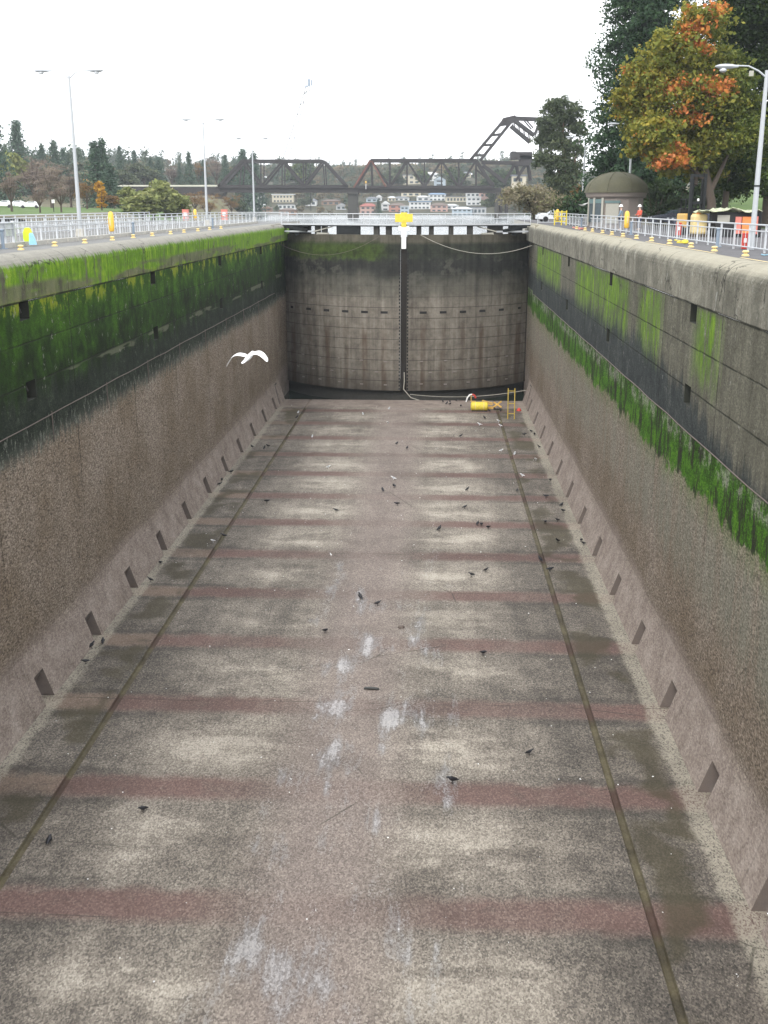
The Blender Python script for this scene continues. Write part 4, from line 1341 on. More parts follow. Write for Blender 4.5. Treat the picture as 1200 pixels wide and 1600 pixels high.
MB().box((15.55, 67.2, .07), (.95, .95, .14)).build("pallet", 'bark', t, world=True)
# mast lift behind it
t = thing("forklift", "forklift with a tall dark twin mast behind the tarpaulin shelter", "forklift", (16.1, 71.5, 0))
for q in (15.72, 16.55):
    MB().box((q, 70.6, 1.85), (.16, .2, 3.6)).build("mast_rail", 'mast', t, world=True)
    MB().box((q + (.14 if q < 16 else -.14), 70.75, 1.75), (.10, .14, 3.2)).build("inner_rail", 'mast', t, world=True)
for z in (3.55, 1.95):
    MB().box((16.13, 70.62, z), (.95, .1, .15)).build("cross_beam", 'mast', t, world=True)
MB().box((16.13, 72.2, .85), (1.2, 2.2, .9)).build("body", 'exca', t, world=True, bevel=.08)
MB().box((16.13, 72.9, 1.45), (1.1, .7, .35)).build("counterweight", 'mast', t, world=True, bevel=.06)
for a, b in ((15.6, 71.4), (16.66, 71.4), (15.6, 73.1), (16.66, 73.1)):
    MB().tube([(a - .11, b, .32), (a + .11, b, .32)], .32, 14).build("wheel", 'black', t, 40, world=True)
m_ = MB()
for a in (15.65, 16.6):
    for b in (71.4, 72.8):
        m_.bar((a, b, 1.3), (a, b, 2.15), .06)
m_.box((16.13, 72.1, 2.17), (1.05, 1.5, .06))
m_.build("overhead_guard", 'mast', t, world=True)
MB().lathe([(.07, 0), (.07, .12), (.03, .16)], (16.2, 70.6, 2.05), 8).build("work_light", 'white', t, world=True)
# red box behind rail near lamp; red extinguisher cabinets
def cabinet(x, y, h, w_, lab, mat='salmon', z=0.0):
    t = thing("red_cabinet", lab, "cabinet", (x, y, z), 0, "red cabinets on the quays")
    MB().box((0, 0, h / 2), (w_, w_ * .8, h)).build("body", mat, t, bevel=.03)
    MB().box((0, 0, h + .03), (w_ * 1.08, w_ * .9, .06)).build("lid", mat, t, bevel=.01)
    MB().box((0, -w_ * .4 - .015, h * .6), (w_ * .5, .03, h * .3)).build("front_plate", 'white', t)


cabinet(13.05, 47.9, .6, .22, "red cabinet at the foot of the single-arm lamp", 'red')
cabinet(15.1, 70.5, .7, .3, "small red cabinet behind the railing beside the tan tank", 'red')
cabinet(-31.2, 140, 1.3, .75, "red cabinet beside the bridge pier, nearer the willow", 'salmon', 0)
cabinet(-26.4, 140.5, 1.3, .75, "red cabinet beyond the second lamp toward the gate", 'salmon', 0)
for o in list(COL.objects)[-8:]:
    pass
# blue hose coil
t = thing("hose_coil", "pale blue hose coiled over the asphalt quay railing end", "hose", (12.55, 40.7, 0))
m_ = MB()
pts = []
for i in range(90):
    a = i * .42
    r_ = .26 + .05 * math.sin(i * .9)
    pts.append((12.42 + .10 * math.sin(i * .31), 40.6 + r_ * math.cos(a), .62 + (.36 + .05 * math.sin(i * .5)) * math.sin(a)))
m_.tube(pts, .022, 6)
m_.build("coil", 'hose', t, 60, world=True)
MB().tube([(12.4, 40.3, .4), (12.2, 40.5, .12), (12.0, 41.2, .03), (12.1, 42.0, .025)], .02, 6).build("loose_end", 'hose', t, 60, world=True)
# yellow barrier by the gate end
t = thing("barrier_frame", "yellow tube barrier standing at the railing before the kiosk", "barrier", (11.9, 108, 0))
for yy in (107.6,):
    for q in (11.35, 12.0, 12.45):
        MB().tube([(q, yy, 0), (q, yy, 1.35)], .06, 8).build("upright", 'yellow', t, 60, world=True)
    for z in (.35, .8, 1.2):
        MB().tube([(11.35, yy, z), (12.45, yy, z)], .05, 8).build("rung", 'yellow', t, 60, world=True)
tag(MB().tube([(11.2, 88, .03), (11.6, 88.6, .03), (11.5, 90.2, .03), (12.0, 91.5, .03), (11.4, 93.5, .03), (11.7, 96, .03)], .05, 6).build("air_hose", 'salmon', smooth_deg=60), "red hose lying across the asphalt before the kiosk", "hose")
tag(MB().tube([(12.2, 55.2, .03), (11.9, 55.6, .03), (12.1, 56.4, .03), (12.5, 57.5, .03), (12.6, 59.5, .03)], .045, 6).build("air_hose", 'yellow', smooth_deg=60), "short yellow hose lying below the tarpaulin shelter railing", "hose")
tag(MB().lathe([(.05, 0), (.16, .03), (.17, .12), (.12, .18), (.03, .2)], (12.05, 54.6, 0), 12).build("float_ball", 'yellow', smooth_deg=50), "yellow ball float lying by the yellow hose", "float")


# cars
def car(lab, x, y, z, rz, paint, group, L=4.4):
    t = thing("parked_car", lab, "car", (x, y, z), rz, group)
    prof = [(-L / 2, .45), (-L / 2 + .05, .75), (-L / 2 + .7, .92), (-L * .18, 1.0), (-L * .06, 1.36), (L * .22, 1.42), (L * .40, 1.02), (L / 2 - .03, .92), (L / 2, .5), (L / 2 - .05, .3), (-L / 2 + .05, .3)]
    m_ = MB()
    m_.loft([[(a, yy * (.86 if b > 1.05 else 1.0), b) for a, b in prof] for yy in (-.85, -.8, .8, .85)])
    m_.build("body", paint, t, 30, bevel=.03)
    for s in (-1, 1):
        m2 = MB()
        m2.add([(-L * .13, s * .838, 1.02), (L * .33, s * .838, 1.04), (L * .21, s * .758, 1.35), (-L * .05, s * .758, 1.31)], ((0, 1, 2, 3),))
        m2.build("side_window", 'glass', t)
        for a in (-L * .31, L * .30):
            MB().tube([(a, s * .66, .31), (a, s * .87, .31)], .31, 14).build("wheel", 'black', t, 40)
        MB().box((-L / 2 + .02, s * .6, .72), (.08, .32, .14)).build("headlight", 'lamp', t)
    m2 = MB()
    m2.add([(-L * .185, -.72, 1.01), (-L * .185, .72, 1.01), (-L * .07, .64, 1.34), (-L * .07, -.64, 1.34)], ((0, 1, 2, 3),))
    m2.build("windscreen", 'glass', t)
    return t


def ray_car(px, py, Y, lab, paint, rz=0.0, group="parked cars", zf=z_left):
    p = at_y(px, py, Y)
    car(lab, p.x, Y, zf(p.x, Y), rz, paint, group)


ray_car(6, 325, 235, "white parked car at the upper end of the lawn, half hidden by trunks", 'carw', R(10), "white cars by the lawn")
ray_car(26, 325, 236, "white parked car between bare trunks above the lawn", 'carw', R(4), "white cars by the lawn")
ray_car(47, 325, 232, "white parked car in the open above the green lawn", 'carw', R(15), "white cars by the lawn")
car("white parked car behind the railing beside the barrier frame", 13.9, 131, 0, R(8), 'carw', "cars at the gate end")
car("white parked car behind the railing just beyond the gate end", 16.9, 127, 0, R(-6), 'carw', "cars at the gate end")
car("dark parked car in front of the round faded bush", 16.4, 138, 0, R(4), 'card', "cars at the gate end")
car("dark parked car beside the shelter and the dark hedge", 20.3, 88, 0.1, R(5), 'card', "dark cars under the maple")
car("dark parked car under the maple just past the kiosk", 21.6, 103, z_right(21.6, 103), R(0), 'card', "dark cars under the maple")

# small dark lawn sign
t = thing("lawn_sign", "small white sign on a thin dark post in the lawn", "sign", (*at_y(85, 340, 190).xy, 0))
t.location.z = z_left(t.location.x, 190)
MB().tube([(0, 0, 0), (0, 0, 1.5)], .07, 6).build("post", 'mast', t)
MB().box((0, 0, 1.75), (.5, .06, .6), 0, 1.0).build("board", 'white', t)

# ------------------------------------------------------------------ bridge
BY = 430.0
bt = thing("railway_bridge", "dark steel truss railway bridge with a lifting span at one end", "bridge", (*at_y(550, 320, BY).xy, -2.7))


def bp(px, py, dy=0.0):
    p = at_y(px, py, BY)
    return Vector((p.x, BY + dy, p.z))


def truss(name, bots, tops, yb, yt, diags, mat='rust', depth=8.0, ends=True, chord=1.15):
    par = MB()
    for dy in (0.0, depth):
        B = {i: bp(x, yb, dy) for i, x in bots.items()}
        T = {i: bp(x, yt, dy) for i, x in tops.items()}
        ks = sorted(T)
        par.bar(T[ks[0]], T[ks[-1]], .9, chord)
        par.bar(B[min(B)], B[max(B)], .9, chord)
        par.bar(B[min(B)], T[ks[0]], .9, 1.0)
        par.bar(B[max(B)], T[ks[-1]], .9, 1.0)
    top = par.build(name, mat, bt, world=True)
    for dy in (0.0, depth):
        for a, b in diags:
            MB().bar(bp(tops[a], yt, dy), bp(bots[b], yb, dy), .55, .7).build("diagonal", mat, top).location = -bt.location
        for i in tops:
            MB().bar(bp(tops[i], yt, dy), bp(bots[i], yb, dy), .4, .45).build("hanger", mat, top).location = -bt.location
    for i in tops:
        MB().bar(bp(tops[i], yt, 0), bp(tops[i], yt, depth), .35, .5).build("sway_strut", mat, top).location = -bt.location
    return top


b1 = {i: 341 + 33.3 * i for i in range(7)}
t1 = {i: 341 + 33.3 * i + (4 if i == 1 else -3 if i == 5 else 0) for i in range(1, 6)}
truss("truss_span", b1, t1, 291.5, 251.5, [(1, 2), (3, 2), (3, 4), (5, 4)])
b2 = {i: 554 + 27.2 * i for i in range(9)}
t2 = {i: 554 + 27.2 * i - (2 if i == 1 else 0) for i in range(1, 8)}
truss("truss_span", b2, t2, 292.5, 250.5, [(1, 2), (3, 2), (3, 4), (5, 4), (5, 6), (7, 6)])
# reddish end post of the second span
MB().bar(bp(553, 293, -.6), bp(579, 251, -.6), .5, .6).bar(bp(581, 252, -.6), bp(603, 292, -.6), .4, .5).build("end_post", 'rust2', bt, world=True)
# deck girders
MB().bar(bp(-40, 299, 2.5), bp(343, 299, 2.5), 5, 3.1).build("approach_girder", 'rust', bt, world=True)
MB().bar(bp(-40, 290.2, .2), bp(470, 290.2, .2), .3, .55).build("walkway_edge", 'rail_w', bt, world=True)
MB().bar(bp(343, 296.5, 2.8), bp(785, 297.5, 2.8), 5, 1.9).build("deck_girder", 'rust', bt, world=True)
for x0, x1, w0 in ((335, 350, 1.0), (543, 559, 1.0), (774.5, 780, .9)):
    c0 = bp((x0 + x1) / 2, 300.6, 2.7)
    wd = (bp(x1, 300, 0) - bp(x0, 300, 0)).length
    MB().box((c0.x, c0.y, (c0.z - 4) / 2), (wd, 7, c0.z + 4), 0, .86).build("pier", 'pier', bt, world=True)
    MB().box((c0.x, c0.y, c0.z - .3), (wd * 1.02, 7.6, .7)).build("pier_cap", 'pier', bt, world=True)
# bascule arm, links, counterweight frame
m_ = MB()
for dy in (0, 7):
    m_.bar(bp(735, 250, dy), bp(788, 187, dy), .9, 1.1).bar(bp(751, 250, dy), bp(804, 184, dy), .9, 1.1)
    for k in range(4):
        f = (k + .5) / 4
        m_.bar(bp(735 + 53 * f, 250 - 63 * f, dy), bp(751 + 53 * f, 250 - 66 * f, dy), .5, .5)
    m_.bar(bp(786, 188, dy), bp(806, 183.5, dy), 1.2, 1.6)
m_.build("lift_arm", 'rust', bt, world=True)
m_ = MB()
for dy in (0, 7):
    m_.bar(bp(805, 184, dy), bp(852, 186, dy), .9, 1.0).bar(bp(803, 186, dy), bp(836, 211, dy), .8, .9).bar(bp(799, 196, dy), bp(830, 222, dy), .8, .9)
    m_.bar(bp(846, 186, dy), bp(846, 240, dy), .8, .9).bar(bp(836, 211, dy), bp(846, 188, dy), .6, .7).bar(bp(820, 185, dy), bp(833, 200, dy), .4, .5)
    for k in range(4):
        f = k / 4
        m_.bar(bp(803 + 33 * f, 186 + 25 * f, dy), bp(799 + 31 * (f + .18), 196 + 26 * (f + .18), dy), .35, .4)
m_.build("counterweight_frame", 'rust', bt, world=True)
MB().bar(bp(753, 253.5, 0), bp(812, 254.5, 0), 1.0, 1.1).bar(bp(753, 253.5, 5), bp(812, 254.5, 5), 1.0, 1.1).build("tie_beam", 'rust', bt, world=True)
MB().bar(bp(755, 258, 0), bp(791, 286, 0), .9, 1.1).bar(bp(755, 258, 5), bp(791, 286, 5), .9, 1.1).bar(bp(745, 266, 0), bp(772, 288, 0), .6, .7).build("tail_strut", 'rust', bt, world=True)
m_ = MB()
c0 = bp(815, 243, 3)
m_.box(c0, (8.0, 6, 2.6)).box(bp(822, 249, 3), (4.5, 6, 3)).box(bp(803.5, 241, 3), (1.6, 4, 2.2))
m_.build("machinery_deck", 'rust', bt, world=True)
MB().box(bp(815, 255.5, 2), (6.5, 6.5, 1.6)).build("platform", 'rust', bt, world=True)
m_ = MB()
for dy in (0, 7):
    for a, b in ((804, 790), (808, 812), (822, 806), (826, 830)):
        m_.bar(bp(a, 258, dy), bp(b, 282, dy), .7, .8)
    m_.bar(bp(781, 298, dy), bp(792, 322, dy), .5, .5).bar(bp(792, 298, dy), bp(781, 322, dy), .5, .5).bar(bp(783, 297, dy), bp(783, 334, dy), .8, .8).bar(bp(792, 297, dy), bp(792, 334, dy), .8, .8)
m_.build("trestle_leg", 'rust', bt, world=True)
c0 = bp(811, 287, 0)
MB().box((c0.x, BY + 3, c0.z - 1), (5.4, 5, 7.6)).build("operator_house", 'h_cream', bt, world=True)
MB().box((c0.x, BY + 3, c0.z + 3.0), (6.0, 5.6, .5)).build("operator_roof", 'r_grey', bt, world=True)
for q in (-1.5, .6):
    MB().box((c0.x + q, BY + .48, c0.z + 1.4), (1.2, .06, 1.3)).build("window", 'glass', bt, world=True)
p_ = bp(572, 285, -1.2)
m_ = MB()
m_.tube([p_ + Vector((0, 0, -2.5)), p_], .12, 6)
m_.build("signal_post", 'white', bt, world=True)
MB().lathe([(.1, -.5), (.35, -.3), (.38, .2), (.2, .5)], p_, 10).build("signal_lamp", 'exca', bt, world=True)

# excavator on the approach
ex = at_y(143, 290, 424)
t = thing("excavator", "tan excavator with folded boom beside the dark conifers", "excavator", (ex.x, 424, 8.8))
z0 = 8.8
g0 = z_left(ex.x, 424)
MB().box((ex.x, 424, (g0 + z0) / 2 - .2), (7, 3.2, z0 - g0 + .4), 0, .9).build("plinth", 'pier', t, world=True)
for q in (-1.1, 1.1):
    MB().box((ex.x + .6, 424 + q, z0 + .45), (3.6, .55, .8)).build("track", 'black', t, world=True, bevel=.2)
MB().box((ex.x + 1.0, 424, z0 + 1.5), (2.8, 2.2, 1.2)).build("body", 'exca', t, world=True, bevel=.1)
MB().box((ex.x + .6, 423.6, z0 + 2.7), (1.3, 1.1, 1.4), 0, .9).build("cab", 'exca', t, world=True, bevel=.08)
MB().bar((ex.x - .2, 424, z0 + 1.9), (ex.x - 2.4, 424, z0 + 2.6), .5, .6).bar((ex.x - 2.4, 424, z0 + 2.6), (ex.x - 4.0, 424, z0 + 1.6), .45, .55).build("boom", 'exca', t, world=True)
MB().bar((ex.x - 4.0, 424, z0 + 1.7), (ex.x - 4.6, 424, z0 + .6), .35, .4).build("bucket_arm", 'exca', t, world=True)

# transmission tower: two legs, one upright, platforms
TY = 560
tw = thing("transmission_tower", "tall thin pale lattice tower rising behind the bridge", "tower", (*at_y(484, 320, TY).xy, -2))
tp_ = lambda x, y, dy=0: at_y(x, y, TY) + Vector((0, dy, 0))
MB().bar(tp_(485, 330), tp_(483.5, 128), .17).bar(tp_(485, 330, 3), tp_(483.5, 128, 3), .17).build("leg", 'mast', tw, world=True)
MB().bar(tp_(432, 280), tp_(479, 133), .3).bar(tp_(443, 280), tp_(481, 132, 2), .3).build("raking_leg", 'mast', tw, world=True)
MB().bar(tp_(449, 216), tp_(485, 215.5), .26).build("platform", 'bluegrey', tw, world=True)
m_ = MB()
for y in (232, 196, 180, 164, 148):
    f = (y - 128) / 152
    xl = 480 - 44 * f
    m_.bar(tp_(xl, y), tp_(484.5, y - 8), .10).bar(tp_(xl, y), tp_(xl + 5, y - 6), .2)
m_.build("lattice_brace", 'mast', tw, world=True)
m_ = MB()
m_.box(tp_(483, 129), (1.1, 1, 3.2)).box(tp_(487, 129.5), (.7, 1, 2.6)).bar(tp_(476, 136), tp_(484, 133), .5)
m_.build("antenna", 'bluegrey', tw, world=True)


# ------------------------------------------------------------------ houses on the far hillside
def house(lab, px, py, wpx, hpx, wall, roof, style, nwin, Y=None):
    p = on_land(px, py, z_far, 588, 900)
    if p is None:
        p = at_y(px, py, 760)
    m_px = p.y / F_PX * .985
    W, H = wpx * m_px * 1.1, hpx * m_px * 1.08
    Dp = max(7.0, W * .7)
    t = thing("house", lab, "house", (p.x, p.y + Dp / 2, p.z - .3), 0, "houses on the far hillside")
    hw = H * (.68 if style == 'gable' else .74 if style == 'hip' else .9)
    MB().box((0, 0, hw / 2 - 1), (W, Dp, hw + 2)).build("wall", wall, t)
    if style == 'flat':
        MB().box((0, 0, hw + H * .04), (W * 1.08, Dp * 1.08, H * .09)).build("roof", roof, t)
    elif style == 'hip':
        rm = MB()
        a, b, z0, z1 = W * .56, Dp * .56, hw, H
        k = W * .22
        rm.add([(-a, -b, z0), (a, -b, z0), (a, b, z0), (-a, b, z0), (-k, 0, z1), (k, 0, z1)], ((0, 1, 5, 4), (1, 2, 5), (2, 3, 4, 5), (3, 0, 4), (3, 2, 1, 0)))
        rm.build("roof", roof, t)
    else:
        rm = MB()
        a, b, z0, z1 = W * .55, Dp * .55, hw, H
        rm.add([(-a, -b, z0), (a, -b, z0), (a, b, z0), (-a, b, z0), (0, -b, z1), (0, b, z1)], ((0, 4, 5, 3), (4, 1, 2, 5), (0, 1, 4), (2, 3, 5), (3, 2, 1, 0)))
        rm.build("roof", roof, t)
        gm = MB()
        gm.add([(-W * .47, -b - .03, z0), (W * .47, -b - .03, z0), (0, -b - .03, z1 - (z1 - z0) * .12)], ((0, 1, 2),))
        gm.build("gable", wall, t)
    rows = 2 if hpx > 11 else 1
    for r_ in range(rows):
        for k in range(nwin):
            cx_ = (-.5 + (k + .5) / nwin) * W * .9
            cz_ = hw * ((r_ + .55) / rows)
            MB().box((cx_, -Dp / 2 - .02, cz_), (W * .9 / nwin * .58, .1, hw / rows * .42)).build("window", 'glass', t)
    return t


HOUSES = [
    ("white three-storey house with long balconies at the first truss foot", 396, 316, 26, 14, 'h_white', 'r_grey', 'flat', 4),
    ("white house with a wide low roof below the balcony house", 394, 331, 30, 14, 'h_white', 'r_pale', 'hip', 3),
    ("brown gabled house beside the pale wide-roofed one", 416, 334, 14, 12, 'h_brown', 'r_brown', 'gable', 2),
    ("long cream terrace house with many windows near the third lamp", 442, 317, 30, 13, 'h_cream', 'r_pale', 'flat', 6),
    ("white house with a broad balcony below the cream terrace", 448, 327, 26, 8, 'h_white', 'r_grey', 'flat', 4),
    ("brown low house under the broad balcony house", 449, 336, 24, 10, 'h_brown', 'r_brown', 'hip', 3),
    ("small white cottage with a steep grey roof between trees", 486, 322, 15, 11, 'h_white', 'r_grey', 'hip', 2),
    ("low brown house with a long roof left of the middle pier foot", 517, 321, 26, 9, 'h_brown', 'r_brown', 'hip', 3),
    ("grey house half hidden in the trees near the middle pier", 533, 328, 14, 10, 'h_grey', 'r_grey', 'gable', 2),
    ("pink hip-roofed house just past the middle pier", 575, 334, 23, 15, 'h_pink', 'r_red', 'hip', 3),
    ("grey-blue low house above the pink hip-roofed one", 581, 316, 16, 8, 'h_blue', 'r_grey', 'hip', 2),
    ("tiny white gabled house on the slope above the small gable", 592, 314, 8, 9, 'h_white', 'r_pale', 'gable', 1),
    ("narrow white gabled house with one dark window", 602, 329, 11, 14, 'h_white', 'r_pale', 'gable', 1),
    ("small cream house above the narrow white gable", 612, 315, 11, 8, 'h_cream', 'r_pale', 'hip', 2),
    ("long cream flat-roofed house tucked under the bridge deck", 642, 307, 27, 7, 'h_cream', 'r_pale', 'flat', 3),
    ("low white house with a sweeping grey roof", 627, 314, 22, 7, 'h_white', 'r_grey', 'hip', 3),
    ("brick house with a blue front behind the yellow notice", 620, 331, 22, 13, 'h_brick', 'r_brown', 'hip', 2),
    ("white house with a pale blue front by the notice board", 632, 334, 12, 12, 'h_blue', 'r_pale', 'flat', 2),
    ("wide white house with blue trim in the village middle", 656, 327, 30, 12, 'h_white', 'r_blue', 'flat', 5),
    ("white cottage above the wide blue-trimmed house", 661, 314, 18, 8, 'h_white', 'r_pale', 'hip', 2),
    ("white house with a bright blue roof", 683, 314, 24, 13, 'h_white', 'r_blue', 'hip', 4),
    ("tan house with an arched front below the blue roof", 686, 331, 24, 13, 'h_pink', 'r_brown', 'hip', 3),
    ("long white row house with a grey roof", 713, 316, 30, 9, 'h_cream', 'r_grey', 'flat', 6),
    ("small white house behind the grey waterside house", 706, 327, 18, 8, 'h_white', 'r_pale', 'hip', 2),
    ("wide pale waterside house with a grey-blue roof", 722, 336, 28, 12, 'h_blue', 'r_pale', 'hip', 4),
    ("dark grey waterside house with a flat roof", 746, 335, 24, 11, 'h_grey', 'r_grey', 'flat', 4),
    ("house with a red roof under the bridge deck", 739, 308, 20, 9, 'h_white', 'r_red', 'hip', 3),
    ("white two-storey house below the red roof", 740, 321, 20, 13, 'h_white', 'r_pale', 'flat', 3),
    ("large pink apartment house at the end of the village", 763, 318, 25, 17, 'h_pink', 'r_pale', 'flat', 4),
    ("cream house seen through the second truss beside its third hanger", 643, 288, 24, 14, 'h_cream', 'r_grey', 'flat', 3),
    ("pale house with a broad window in the second truss middle", 673, 283, 22, 13, 'h_white', 'r_pale', 'hip', 3),
    ("blue-white house with a tall window inside the second truss", 687, 291, 16, 14, 'h_blue', 'r_grey', 'gable', 1),
    ("white house in trees near the lift arm end of the truss", 712, 288, 18, 10, 'h_white', 'r_grey', 'hip', 2),
    ("cream house on the ridge under the lift arm", 729, 278, 12, 9, 'h_cream', 'r_grey', 'hip', 2),
]
for h_ in HOUSES:
    house(*h_)


# boats
def boat(lab, px, py, L, white=True, cabin=True, rz=0.0):
    p = at_z(px, py, -2.7)
    t = thing("moored_boat", lab, "boat", (p.x, p.y, -2.7), rz, "boats moored below the village")
    B = L * .3
    rings = []
    for u, w_, z1 in ((-.5, .8, .9), (-.3, 1, .85), (0, 1, .9), (.25, .8, 1.05), (.42, .4, 1.25), (.5, .04, 1.4)):
        rings.append([(u * L, -w_ * B / 2, z1 * L * .11), (u * L, -w_ * B / 2 * .7, -.2), (u * L, w_ * B / 2 * .7, -.2), (u * L, w_ * B / 2, z1 * L * .11)])
    MB().loft(rings).build("hull", 'white' if white else 'h_blue', t, 30)
    if cabin:
        MB().box((-.05 * L, 0, L * .16), (L * .45, B * .62, L * .14), 0, .88).build("cabin", 'white', t, bevel=.05)
        MB().box((-.05 * L, -B * .305, L * .17), (L * .34, .06, L * .05)).build("window", 'glass', t)
    else:
        MB().tube([(0, 0, .5), (0, 0, L * 1.1)], .09, 6).build("mast", 'lamp', t)


boat("white motor cruiser afloat beyond the second gate leaf", 722, 334.0, 15)
boat("white launch moored near the yellow notice board", 668, 333.0, 9)
boat("white cabin boat below the brown low house", 476, 334, 10)
boat("blue-hulled boat among the white ones near the cottage", 492, 333.6, 8, False)
boat("white yacht with a bare mast below the cottage", 505, 333.4, 9, True, False)
boat("white cabin boat nearest the middle pier", 527, 333.6, 10)
boat("small white boat at the far bank by the third lamp", 425, 333.8, 9)
boat("white sailing boat with a tall mast beside the notice", 658, 333.8, 10, True, False)

# ------------------------------------------------------------------ vegetation
def leaf_object(name, C, S, T, mat, parent=None, aspect=.6, flat=0.0, droop=None):
    """one mesh of many leaf-sized faces: C centres (n,3), S sizes, T tints"""
    n = len(C)
    u = npr.normal(size=(n, 3))
    u[:, 2] *= (1 - flat)
    u /= np.linalg.norm(u, axis=1)[:, None]
    v = npr.normal(size=(n, 3))
    if droop is not None:
        v = v * .5 + droop
    v -= (v * u).sum(1)[:, None] * u
    v /= np.linalg.norm(v, axis=1)[:, None] + 1e-9
    a, b = u * (S[:, None] * .5), v * (S[:, None] * .5 * aspect)
    co = np.stack([C - a, C + b * .9 - a * .1, C + a, C - b * .9 + a * .1], 1).reshape(-1, 3)
    me = bpy.data.meshes.new(name)
    me.vertices.add(4 * n)
    me.vertices.foreach_set("co", co.astype(np.float32).ravel())
    me.loops.add(4 * n)
    me.loops.foreach_set("vertex_index", np.arange(4 * n, dtype=np.int32))
    me.polygons.add(n)
    me.polygons.foreach_set("loop_start", np.arange(0, 4 * n, 4, dtype=np.int32))
    at = me.attributes.new("tint", 'FLOAT', 'FACE')
    at.data.foreach_set("value", np.clip(T, 0, 1).astype(np.float32))
    me.update()
    me.materials.append(MT[mat])
    o = bpy.data.objects.new(name, me)
    COL.objects.link(o)
    if parent is not None:
        o.parent = parent
    return o


def conifer_cloud(h, rad, n_br, n_sp, size, power=.85, base=.06, droop=.25):
    C, S, T = [], [], []
    for i in range(n_br):
        t_ = base + (1 - base) * (i + npr.random()) / n_br
        ang = npr.random() * 6.283
        L = rad * ((1 - t_) ** power) * npr.uniform(.62, 1.12) + .02 * rad
        tint = npr.normal(.42, .17)
        k = np.linspace(.12, 1, n_sp) ** .8
        jit = npr.normal(size=(n_sp, 3)) * (size * .55)
        z = t_ * h - droop * L * k ** 1.6 + .12 * L * k
        C.append(np.stack([math.cos(ang) * L * k, math.sin(ang) * L * k, z], 1) + jit)
        S.append(size * npr.uniform(.6, 1.25, n_sp) * (1.05 - .3 * t_))
        T.append(tint + npr.normal(size=n_sp) * .10 + .12 * k)
    return np.concatenate(C), np.concatenate(S), np.concatenate(T)


def broad_cloud(lobes, per, size, tint_fn=None, shell=.55):
    """lobes: (x,y,z,r,squash). many small clumps on each lobe, leaves in each clump"""
    C, S, T = [], [], []
    for lx, ly, lz, r_, sq in lobes:
        n_cl = max(5, int(per * r_ * r_))
        for _ in range(n_cl):
            d = npr.normal(size=3)
            d /= np.linalg.norm(d)
            if d[2] < -.55:
                d[2] *= -.6
            q = r_ * npr.uniform(shell, 1.03)
            c = np.array([lx + d[0] * q, ly + d[1] * q, lz + d[2] * q * sq])
            m = npr.integers(16, 30)
            cr_ = npr.uniform(.13, .24) * r_ + size * .5
            p = c + npr.normal(size=(m, 3)) * cr_ * np.array([.62, .62, .34])
            t0 = tint_fn(c) if tint_fn else npr.normal(.45, .18)
            C.append(p)
            S.append(size * np.clip(npr.lognormal(-.08, .36, m), .4, 2.0))
            T.append(t0 + npr.normal(size=m) * .07)
    return np.concatenate(C), np.concatenate(S), np.concatenate(T)


def trunk(parent, pts, rad, mat='bark', limbs=()):
    m_ = MB().tube(pts, rad, 9)
    for lp, lr in limbs:
        m_.tube(lp, lr, 6)
    return m_.build("trunk", mat, parent, 60)


def gz(x, y):
    return z_right(x, y) if x > 0 else z_left(x, y)


# tall conifer behind the kiosk
x, y = 20.7, 119
t = thing("giant_conifer", "very tall dark conifer rising out of frame behind the kiosk", "tree", (x, y, gz(x, y) - .1))
trunk(t, [(0, 0, 0), (.1, 0, 8), (0, .1, 20), (0, 0, 40)], [.8, .6, .45, .06], limbs=[([(0, 0, k), (2.2 * math.cos(k * 2.4), 2.2 * math.sin(k * 2.4), k - .5)], [.12, .03]) for k in range(3, 30, 2)])
C, S, T = conifer_cloud(41, 6.3, 1900, 52, .46, .55, .04, .30)
C[:, 0] *= 1.0 + .12 * np.sin(C[:, 2] * .9)
leaf_object("crown", C, S, T, 'f_fir', t, .55)

# maple turning orange
mx_, my_ = 19.9, 88.0
t = thing("maple_tree", "broad maple turning orange in patches over olive-green leaves", "tree", (mx_, my_, gz(mx_, my_) - .05))
lobes = []
for px, py, rr in ((1000, 165, 2.0), (1020, 120, 2.2), (1015, 215, 2.0), (1055, 85, 2.3), (1060, 150, 2.6), (1060, 215, 2.3), (1090, 48, 2.1), (1105, 120, 2.8), (1100, 190, 2.6), (1035, 250, 1.5), (1085, 245, 1.9), (1128, 150, 2.2), (1125, 235, 1.7), (1150, 175, 2.0), (1160, 225, 1.8), (1110, 268, 1.4), (1060, 262, 1.5), (1135, 110, 2.0), (1000, 200, 1.2), (985, 150, 1.1), (995, 240, 1.1)):
    p = at_y(px, py, my_)
    lobes.append((p.x - mx_, npr.uniform(-2.2, 2.2), p.z - t.location.z, rr * 1.0, .85))
hot = [(at_y(px, py, my_), r_) for px, py, r_ in ((1075, 60, 1.3), (1090, 80, .9), (1050, 135, .9), (1100, 140, 1.2), (1120, 138, 1.0), (1060, 170, .9), (1085, 190, .8), (1040, 140, .7), (1035, 258, 1.3), (1048, 235, .9), (1060, 250, .9), (1110, 22, .9))]


def maple_tint(c):
    wx, wz = c[0] + mx_, c[2] + t.location.z
    for p, r_ in hot:
        if (wx - p.x) ** 2 + (wz - p.z) ** 2 < (r_ * .68) ** 2 and c[1] < .4 and npr.random() < .85:
            return npr.normal(.82, .09)
    return npr.normal(.36 + (.10 if c[0] < -1 else 0) - .24 * max(0.0, min(1.0, (c[0] - .8) / 2.2)), .12)


